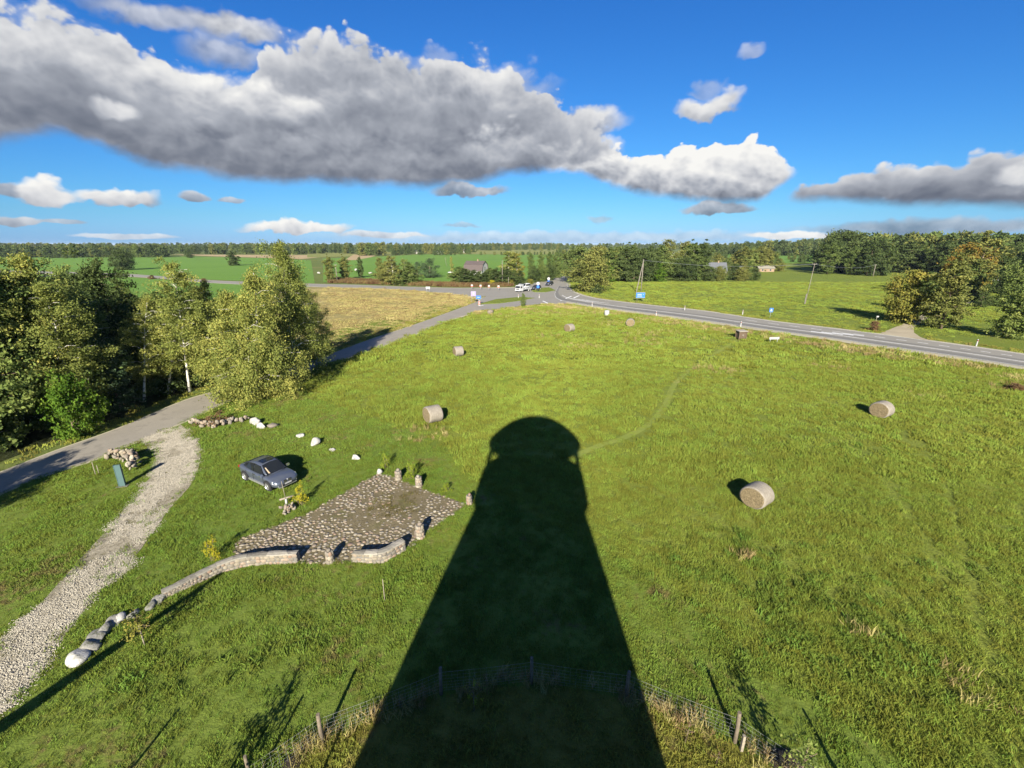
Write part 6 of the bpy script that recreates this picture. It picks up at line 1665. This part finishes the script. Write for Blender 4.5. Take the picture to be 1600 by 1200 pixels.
def suv(root):
    """coupe-roofed SUV, nose along +X, 4.88 x 1.98 x 1.69"""
    ZS = 0.30
    def sec(x, w, zb, zm, zt, crown):
        return (x, [(w * .86, zb), (w * .965, zb + .10), (w, zm), (w * .985, zt - .10), (w * .90, zt), (w * .55, zt + crown * .7), (0, zt + crown)])
    st = [sec(-2.44, .70, .52, .78, .98, .03), sec(-2.38, .86, .42, .80, 1.08, .03), sec(-2.15, .95, .34, .80, 1.13, .02), sec(-1.75, .985, .30, .80, 1.10, .02), sec(-1.2, .985, .28, .80, 1.06, .02),
          sec(-.5, .97, .28, .78, 1.03, .02), sec(.3, .97, .28, .78, 1.01, .02), sec(.9, .975, .28, .78, 1.00, .03), sec(1.35, .985, .29, .78, .99, .06), sec(1.75, .985, .30, .76, .96, .065), sec(2.05, .95, .32, .74, .90, .06), sec(2.28, .86, .34, .68, .82, .045), sec(2.40, .72, .38, .62, .74, .03), sec(2.44, .60, .42, .60, .68, .02)]
    b = section_body(st).build('body', M['car_grey'], root)
    md = b.modifiers.new('smooth', 'SUBSURF'); md.levels = 1; md.render_levels = 2
    # cabin shell
    def cs(x, zb, zt, wb, wt): return (x, [(wb, zb), (wb * .5 + wt * .5 + .015, zb * .5 + zt * .5), (wt, zt - .045), (wt * .82, zt - .005), (0, zt + .015)])
    cab = [cs(-2.20, 1.08, 1.16, .78, .62), cs(-1.70, 1.07, 1.40, .86, .60), cs(-1.15, 1.05, 1.58, .88, .62), (cs(-.5, 1.03, 1.675, .885, .64)), cs(.0, 1.02, 1.685, .885, .64), cs(.42, 1.02, 1.63, .88, .63), cs(.85, 1.01, 1.36, .87, .69), cs(1.28, 1.00, 1.05, .84, .76)]
    c = section_body(cab).build('cabin', M['car_grey'], root)
    md = c.modifiers.new('smooth', 'SUBSURF'); md.levels = 1; md.render_levels = 1
    def pane(name, V, m, off=.012, parent=root):
        V = [Vector(v) for v in V]; nrm = (V[1] - V[0]).cross(V[2] - V[0]).normalized()
        mb = MB(); n = len(V)
        mb.add([v + nrm * off for v in V] + [v - nrm * .03 for v in V], [tuple(range(n)), tuple(reversed(range(n, 2 * n)))] + [(i, n + i, n + (i + 1) % n, (i + 1) % n) for i in range(n)])
        return mb.build(name, M[m], parent)
    pane('windscreen', [(.44, -.60, 1.625), (1.20, -.76, 1.085), (1.215, 0, 1.11), (1.20, .76, 1.085), (.44, .60, 1.625), (.40, 0, 1.665)], 'glass', .02)
    pane('rear_window', [(-1.25, .54, 1.565), (-2.10, .62, 1.20), (-2.10, -.62, 1.20), (-1.25, -.54, 1.565)], 'glass', .02)
    pane('sunroof', [(-.42, -.42, 1.695), (.22, -.42, 1.69), (.22, .42, 1.69), (-.42, .42, 1.695)], 'glass', .008)
    for s in (1, -1):
        f = (lambda L: L if s > 0 else list(reversed(L)))
        pane('side_window', f([(.98, s * .845, 1.07), (.36, s * .675, 1.575), (-.28, s * .675, 1.615), (-.30, s * .875, 1.08)]), 'glass', .03)
        pane('side_window', f([(-.38, s * .875, 1.08), (-.36, s * .675, 1.615), (-1.1, s * .655, 1.53), (-1.32, s * .84, 1.13)]), 'glass', .03)
        pane('quarter_window', f([(-1.40, s * .84, 1.14), (-1.18, s * .66, 1.50), (-1.55, s * .67, 1.38), (-1.75, s * .80, 1.17)]), 'glass', .03)
        mb = MB(); mb.box((.92, s * 1.06, 1.13), (.14, .24, .15), taper=(.8, .9)); mi = mb.build('mirror', M['chrome'], root)
        mb = MB(); mb.tube([(1.0, s * .88, 1.05), (.93, s * 1.0, 1.1)], .03, 6); mb.build('mirror_arm', M['car_grey'], mi)
        # arches, sill, handles, lamps
        for wx in (1.45, -1.48):
            mb = MB(); n = 16; V = []
            for k in range(n + 1):
                a = math.pi * (k / n) * 1.16 - .25
                for rr, yy in ((.475, 1.0), (.41, 1.035), (.41, .80)): V.append((wx + rr * math.cos(a), s * yy, .375 + rr * math.sin(a)))
            F = [(i * 3 + j, (i + 1) * 3 + j, (i + 1) * 3 + j + 1, i * 3 + j + 1) for i in range(n) for j in range(2)]
            mb.add(V, F, 0, True); mb.build('wheel_arch', M['black'], root)
            mb = MB(); mb.tube([(wx, s * .80, .38), (wx, s * .988, .38)], .43, 24); mb.build('arch_liner', M['black'], root)
        mb = MB(); mb.box((0, s * .955, .33), (2.1, .09, .13)); mb.build('sill', M['chrome'] if False else M['rim'], root)
        for hx in (-.15, -1.02):
            mb = MB(); mb.box((hx, s * .985, .90), (.22, .035, .045)); mb.build('door_handle', M['chrome'], root)
        for dx in (.95, -.33, -1.25):
            mb = MB(); mb.box((dx, s * .978, .72), (.015, .02, .52)); mb.build('door_seam', M['black'], root)
        pane('headlight', f([(2.30, s * .80, .66), (2.02, s * .95, .70), (1.98, s * .90, .86), (2.26, s * .66, .80), (2.38, s * .52, .70)]), 'lamp', .035)
        mb = MB(); mb.tube([(2.28, s * .66, .50), (2.36, s * .64, .50)], .09, 12); mb.build('fog_lamp', M['lamp'], root)
        mb = MB(); mb.box((2.38, s * .17, .70), (.12, .27, .20), taper=(.8, .85)); g = mb.build('kidney_grille', M['black'], root)
        for k in range(4):
            mb = MB(); mb.box((2.445, s * (.08 + k * .06), .70), (.012, .014, .18)); mb.build('slat', M['chrome'], g)
        mb = MB(); mb.box((-2.40, s * .66, .93), (.10, .42, .15)); mb.build('tail_light', M['tail'], root)
    mb = MB(); mb.box((2.40, 0, .47), (.12, 1.0, .13)); mb.build('air_intake', M['black'], root)
    mb = MB(); mb.box((2.475, 0, .56), (.02, .52, .11)); mb.build('number_plate', M['white_metal'], root)
    mb = MB(); mb.box((2.36, 0, .355), (.16, 1.35, .05)); mb.build('bumper_lip', M['rim'], root)
    mb = MB(); mb.tube([(2.385, 0, .79), (2.40, 0, .80)], .05, 12); mb.build('badge', M['white_metal'], root)
    for s in (1, -1):
        mb = MB(); mb.tube([(.9, s * .50, 1.05), (.78, s * .30, 1.052)], .012, 4)
    mb = MB(); mb.tube([(1.2, -.45, 1.10), (.95, .05, 1.30)], .012, 4); mb.build('wiper', M['black'], root)
    # seen through the glass: a pale sun shade edge on the dash
    pane('dash_paper', [(1.12, -.58, 1.135), (1.15, -.48, 1.12), (.70, -.50, 1.46), (.68, -.56, 1.465)], 'seat', .035)
    ty, rim, hub = wheel_meshes(.385, .28)
    for wx in (1.45, -1.48):
        for s in (1, -1):
            w = empty('wheel', (wx, s * .925, .385), 0.0 if s > 0 else math.pi); w.parent = root
            link('tyre', ty, w); link('rim', rim, w); link('brake', hub, w)
a, b2 = at(420, 767), at(386.5, 751.5)
fwd = (a - b2); ang = math.atan2(fwd.y, fwd.x)
mid = (a + b2) / 2; nrm = Vector((-math.sin(ang), math.cos(ang), 0))
car = empty('parked_car', mid + nrm * .92 + Vector((0, 0, .03)), ang, 'grey blue sloping roofed SUV parked on the lawn', 'car')
suv(car); car.scale = (.985, .985, .985)

def sedan(root, col, L=4.4, van=False):
    h = 1.5 if not van else 1.9
    def sec(x, w, zb, zt): return (x, [(w * .9, zb), (w, zb + .25), (w * .97, zt - .05), (w * .8, zt), (0, zt + .03)])
    section_body([sec(-L / 2, .7, .4, .85), sec(-L / 2 + .2, .86, .28, .95), sec(0, .88, .25, .95), sec(L / 2 - .7, .87, .27, .88), sec(L / 2 - .1, .78, .3, .72), sec(L / 2, .66, .36, .62)]).build('body', M[col], root)
    def cs(x, zb, zt, wb, wt): return (x, [(wb, zb), (wt + .02, zt - .08), (wt * .85, zt), (0, zt + .02)])
    r0, r1 = (-L / 2 + .3, L * .12) if not van else (-L / 2 + .1, L * .18)
    section_body([cs(r0, .93, 1.0 if not van else h - .1, .80, .7), cs(r0 + .5, .94, h, .8, .62), cs(r1 - .5, .93, h, .8, .62), cs(r1 + .5, .90, .96, .8, .72)]).build('roof', M[col], root)
    mb = MB(); mb.add([(r1 - .42, -.58, h - .05), (r1 + .42, -.70, 1.0), (r1 + .42, .70, 1.0), (r1 - .42, .58, h - .05), (r1 - .42, -.58, h - .12), (r1 + .38, -.70, .94), (r1 + .38, .70, .94), (r1 - .42, .58, h - .12)], [(0, 1, 2, 3), (7, 6, 5, 4), (0, 4, 5, 1), (2, 6, 7, 3)])
    for v in range(len(mb.v)): mb.v[v] = (mb.v[v][0] + .04, mb.v[v][1], mb.v[v][2] + .03)
    mb.build('windscreen', M['glass'], root)
    for s in (1, -1):
        mb = MB(); mb.box(((r0 + r1) / 2, s * .76, 1.0 + (h - 1) * .45), (r1 - r0 - .4, .06, (h - 1) * .62)); mb.build('side_window', M['glass'], root)
        mb = MB(); mb.box((L / 2 - .12, s * .58, .66), (.2, .28, .14)); mb.build('headlight', M['lamp'], root)
    ty, rim, hub = W_SMALL
    for wx in (L * .3, -L * .3):
        for s in (1, -1):
            w = empty('wheel', (wx, s * .80, .31), 0 if s > 0 else math.pi); w.parent = root; link('tyre', ty, w); link('rim', rim, w)
W_SMALL = wheel_meshes(.32, .2)
def put_car(x, yb, ang, col, label, van=False, name='waiting_car', s=1.0):
    p = at(x, yb); o = empty(name, p + Vector((0, .8, .06)), R(ang), label, 'car' if not van else 'van'); sedan(o, col, van=van); o.scale = (s, s, s)
put_car(837.5, 453, -128, 'car_dark', 'dark car waiting behind the white truck', s=1.15)
put_car(858.5, 446.3, -120, 'car_dark', 'dark car farther back on the far road', s=1.15)
put_car(1556, 441, 170, 'car_white', 'white van parked between the trees at the right edge', True, 'parked_van', 1.2)
put_car(704, 427, 200, 'car_white', 'small white car in the yard left of the dark roofed house', False, 'parked_car', .8)

# white truck at the stop line, with a loaded flat bed
p = at(818, 456); tk = empty('flatbed_truck', p + Vector((0, 1.2, .06)), R(-128), 'white truck with a loaded flat bed waiting at the crossing', 'truck')
mb = MB(); mb.box((2.6, 0, 1.45), (1.9, 2.3, 1.9), taper=(.86, .92)); mb.box((2.75, 0, .62), (2.0, 2.34, .36)); mb.build('cab', M['car_white'], tk)
mb = MB(); mb.add([(3.56, -1.0, 1.45), (3.56, 1.0, 1.45), (3.455, .92, 2.2), (3.455, -.92, 2.2), (3.50, -1.0, 1.45), (3.50, 1.0, 1.45), (3.39, .92, 2.2), (3.39, -.92, 2.2)], [(0, 1, 2, 3), (7, 6, 5, 4), (0, 4, 5, 1), (1, 5, 6, 2), (2, 6, 7, 3), (3, 7, 4, 0)]); mb.build('windscreen', M['glass'], tk)
for s in (1, -1):
    mb = MB(); mb.box((2.75, s * 1.11, 1.8), (1.0, .06, .6)); mb.build('side_window', M['glass'], tk)
    mb = MB(); mb.box((3.62, s * .85, .82), (.1, .36, .22)); mb.build('headlight', M['lamp'], tk)
    mb = MB(); mb.box((3.35, s * 1.33, 1.7), (.1, .16, .5)); mb.build('mirror', M['black'], tk)
mb = MB(); mb.box((3.60, 0, 1.05), (.08, 1.5, .28)); mb.build('grille', M['black'], tk)
mb = MB(); mb.box((2.5, 0, 2.52), (.5, 1.2, .14)); mb.build('light_bar', M['car_white'], tk)
mb = MB(); mb.box((-1.2, 0, .85), (5.6, 2.3, .16)); mb.box((-.6, 0, .6), (5.8, .8, .3)); mb.build('flat_bed', M['steel'], tk)
for s in (1, -1):
    mb = MB(); mb.box((-1.2, s * 1.13, 1.05), (5.5, .06, .26)); mb.build('side_rail', M['car_white'], tk)
mb = MB(); mb.box((1.45, 0, 1.9), (.12, 2.2, 1.9)); mb.build('headboard', M['steel'], tk)
WT = wheel_meshes(.45, .28)
for wx in (2.5, -1.6, -2.7):
    for s in (1, -1):
        w = empty('wheel', (wx, s * .98, .45), 0 if s > 0 else math.pi); w.parent = tk; link('tyre', WT[0], w); link('rim', WT[1], w)
cargo = empty('loaded_van', p + Vector((0, 1.2, .06)) + Matrix.Rotation(R(-128), 3, 'Z') @ Vector((-1.2, 0, .94)), R(-128), 'white vehicle carried on the flat bed of the truck', 'van')
sedan(cargo, 'car_white', 4.6, True)

# ------------------------------------------------------------------ houses
M['white_wall'] = simple('white_render', (0.36, 0.355, 0.34), 0.9, 0.08, 1.5)
M['roof_brown'] = simple('dark_brown_roof', (0.075, 0.058, 0.055), 0.8, 0.2, 2.0)
M['roof_grey'] = simple('grey_slate_roof', (0.085, 0.09, 0.10), 0.8, 0.15, 2.0)
M['log_wall'] = simple('brown_board_wall', (0.22, 0.155, 0.10), 0.9, 0.2, 3.0)
M['grey_wall'] = simple('pale_grey_wall', (0.27, 0.255, 0.23), 0.9, 0.1, 2.0)
def house(name, x, yb, L, W, hw, hr, rz, wall, roof, label, gambrel=False, chimney=True, nwin=3):
    p = at(x, yb); root = empty(name, p, R(rz), label, 'house')
    prof = [(-W / 2, hw), (0, hw + hr), (W / 2, hw)] if not gambrel else [(-W / 2, hw), (-W * .36, hw + hr * .62), (0, hw + hr), (W * .36, hw + hr * .62), (W / 2, hw)]
    mb = MB(); n = len(prof) + 2
    sec = [(-W / 2, 0)] + prof + [(W / 2, 0)]
    V = [(-L / 2, y, z) for y, z in sec] + [(L / 2, y, z) for y, z in sec]
    mb.add(V, [tuple(reversed(range(n))), tuple(range(n, 2 * n))] + [(i, i + 1, n + i + 1, n + i) for i in range(n - 1)]); mb.build('wall', M[wall], root)
    ov = .4
    for i in range(len(prof) - 1):
        (y0, z0), (y1, z1) = prof[i], prof[i + 1]
        d = Vector((0, y1 - y0, z1 - z0)).normalized(); nn = Vector((0, -d.z, d.y))
        if i == 0: y0, z0 = y0 - d.y * ov, z0 - d.z * ov
        if i == len(prof) - 2: y1, z1 = y1 + d.y * ov, z1 + d.z * ov
        mb = MB(); V = []
        for xx in (-L / 2 - ov, L / 2 + ov):
            for (y, z, o) in ((y0, z0, .02), (y1, z1, .02), (y1, z1, .2), (y0, z0, .2)): V.append((xx, y + nn.y * o, z + nn.z * o))
        mb.add(V, [(0, 1, 2, 3), (7, 6, 5, 4), (0, 4, 5, 1), (1, 5, 6, 2), (2, 6, 7, 3), (3, 7, 4, 0)]); mb.build('roof', M[roof], root)
    if chimney:
        mb = MB(); mb.box((L * .12, 0, hw + hr + .35), (.7, .7, 1.3)); mb.build('chimney', M['log_wall'] if wall != 'log_wall' else M['grey_wall'], root)
    for s in (-1, 1):
        for k in range(nwin):
            xx = -L / 2 + L * (k + .5) / nwin
            mb = MB(); mb.box((xx, s * (W / 2 + .01), hw * .55), (1.1, .08, 1.2)); f = mb.build('window', M['white_metal'], root)
            mb = MB(); mb.box((xx, s * (W / 2 + .04), hw * .55), (.9, .06, 1.0)); mb.build('pane', M['glass'], f)
        mb = MB(); mb.box((s * (L / 2 + .01), 0, hw + hr * .3), (.08, 1.3, 1.3)); f = mb.build('window', M['grey_wall'], root)
        mb = MB(); mb.box((s * (L / 2 + .04), 0, hw + hr * .3), (.06, 1.0, 1.0)); mb.build('pane', M['glass'], f)
    return root
house('house', 744, 430, 11, 9, 2.8, 5.0, -20, 'white_wall', 'roof_brown', 'white house with a big dark gambrel roof behind the garden trees', True)
house('farmhouse', 1116, 431, 10.5, 7, 3.0, 4.2, -8, 'grey_wall', 'roof_grey', 'farmhouse with a grey slate roof among low trees', False)
house('farm_shed', 1153, 428, 6.5, 4.5, 2.6, 1.8, 15, 'grey_wall', 'roof_grey', 'small white shed right of the farmhouse', False, False, 2)
house('farm_shed', 1194, 424.5, 10, 5, 2.2, 1.6, 0, 'log_wall', 'coping', 'low brown shed with a pale roof at the end of the farmyard', False, False, 2)
house('farmhouse', 1052, 418, 9, 6, 4.2, 3.0, 5, 'grey_wall', 'roof_grey', 'pale house glimpsed behind the wood', False, True, 2)
house('barn', 684, 397.2, 18, 7, 3.0, 1.6, 3, 'white_wall', 'white_wall', 'long white barn before the far wood', False, False, 6)
house('barn', 653, 396.4, 13, 8, 3.5, 3.0, -10, 'grey_wall', 'roof_grey', 'grey barn left of the long white one', False, False, 4)
house('farmhouse', 729, 394.9, 12, 8, 3.5, 3.5, 0, 'white_wall', 'roof_brown', 'tiny far house at the edge of the pale field', False, False, 3)
for i, (x, y) in enumerate(((498, 428), (556, 423), (579, 428))):
    p = at(x, y); tag(link('hay_bale', BOULD[i], None, (p.x, p.y, .6), (0, 0, i), (1.1, 1.1, .7)), ('white wrapped bale left of the narrow clump', 'white wrapped bale between the clump and the lone poplar', 'white wrapped bale right of the lone poplar')[i], 'hay bale', 'white wrapped bales in the far field')
# garden fence glimpsed by the house

# ------------------------------------------------------------------ thin air over the plain
hm_ = bpy.data.materials.new('haze'); hm_.use_nodes = True
t = hm_.node_tree; t.nodes.clear()
out = t.nodes.new('ShaderNodeOutputMaterial'); pv = t.nodes.new('ShaderNodeVolumePrincipled')
pv.inputs['Color'].default_value = (0.66, 0.80, 1.0, 1); pv.inputs['Density'].default_value = 0.00004; pv.inputs['Anisotropy'].default_value = 0.0
t.links.new(pv.outputs[0], out.inputs['Volume'])
mb = MB(); mb.box((0, 0, 17), (41000, 41000, 36))
tag(mb.build('haze', hm_), 'thin bluish haze over the far fields and woods', kind='stuff')
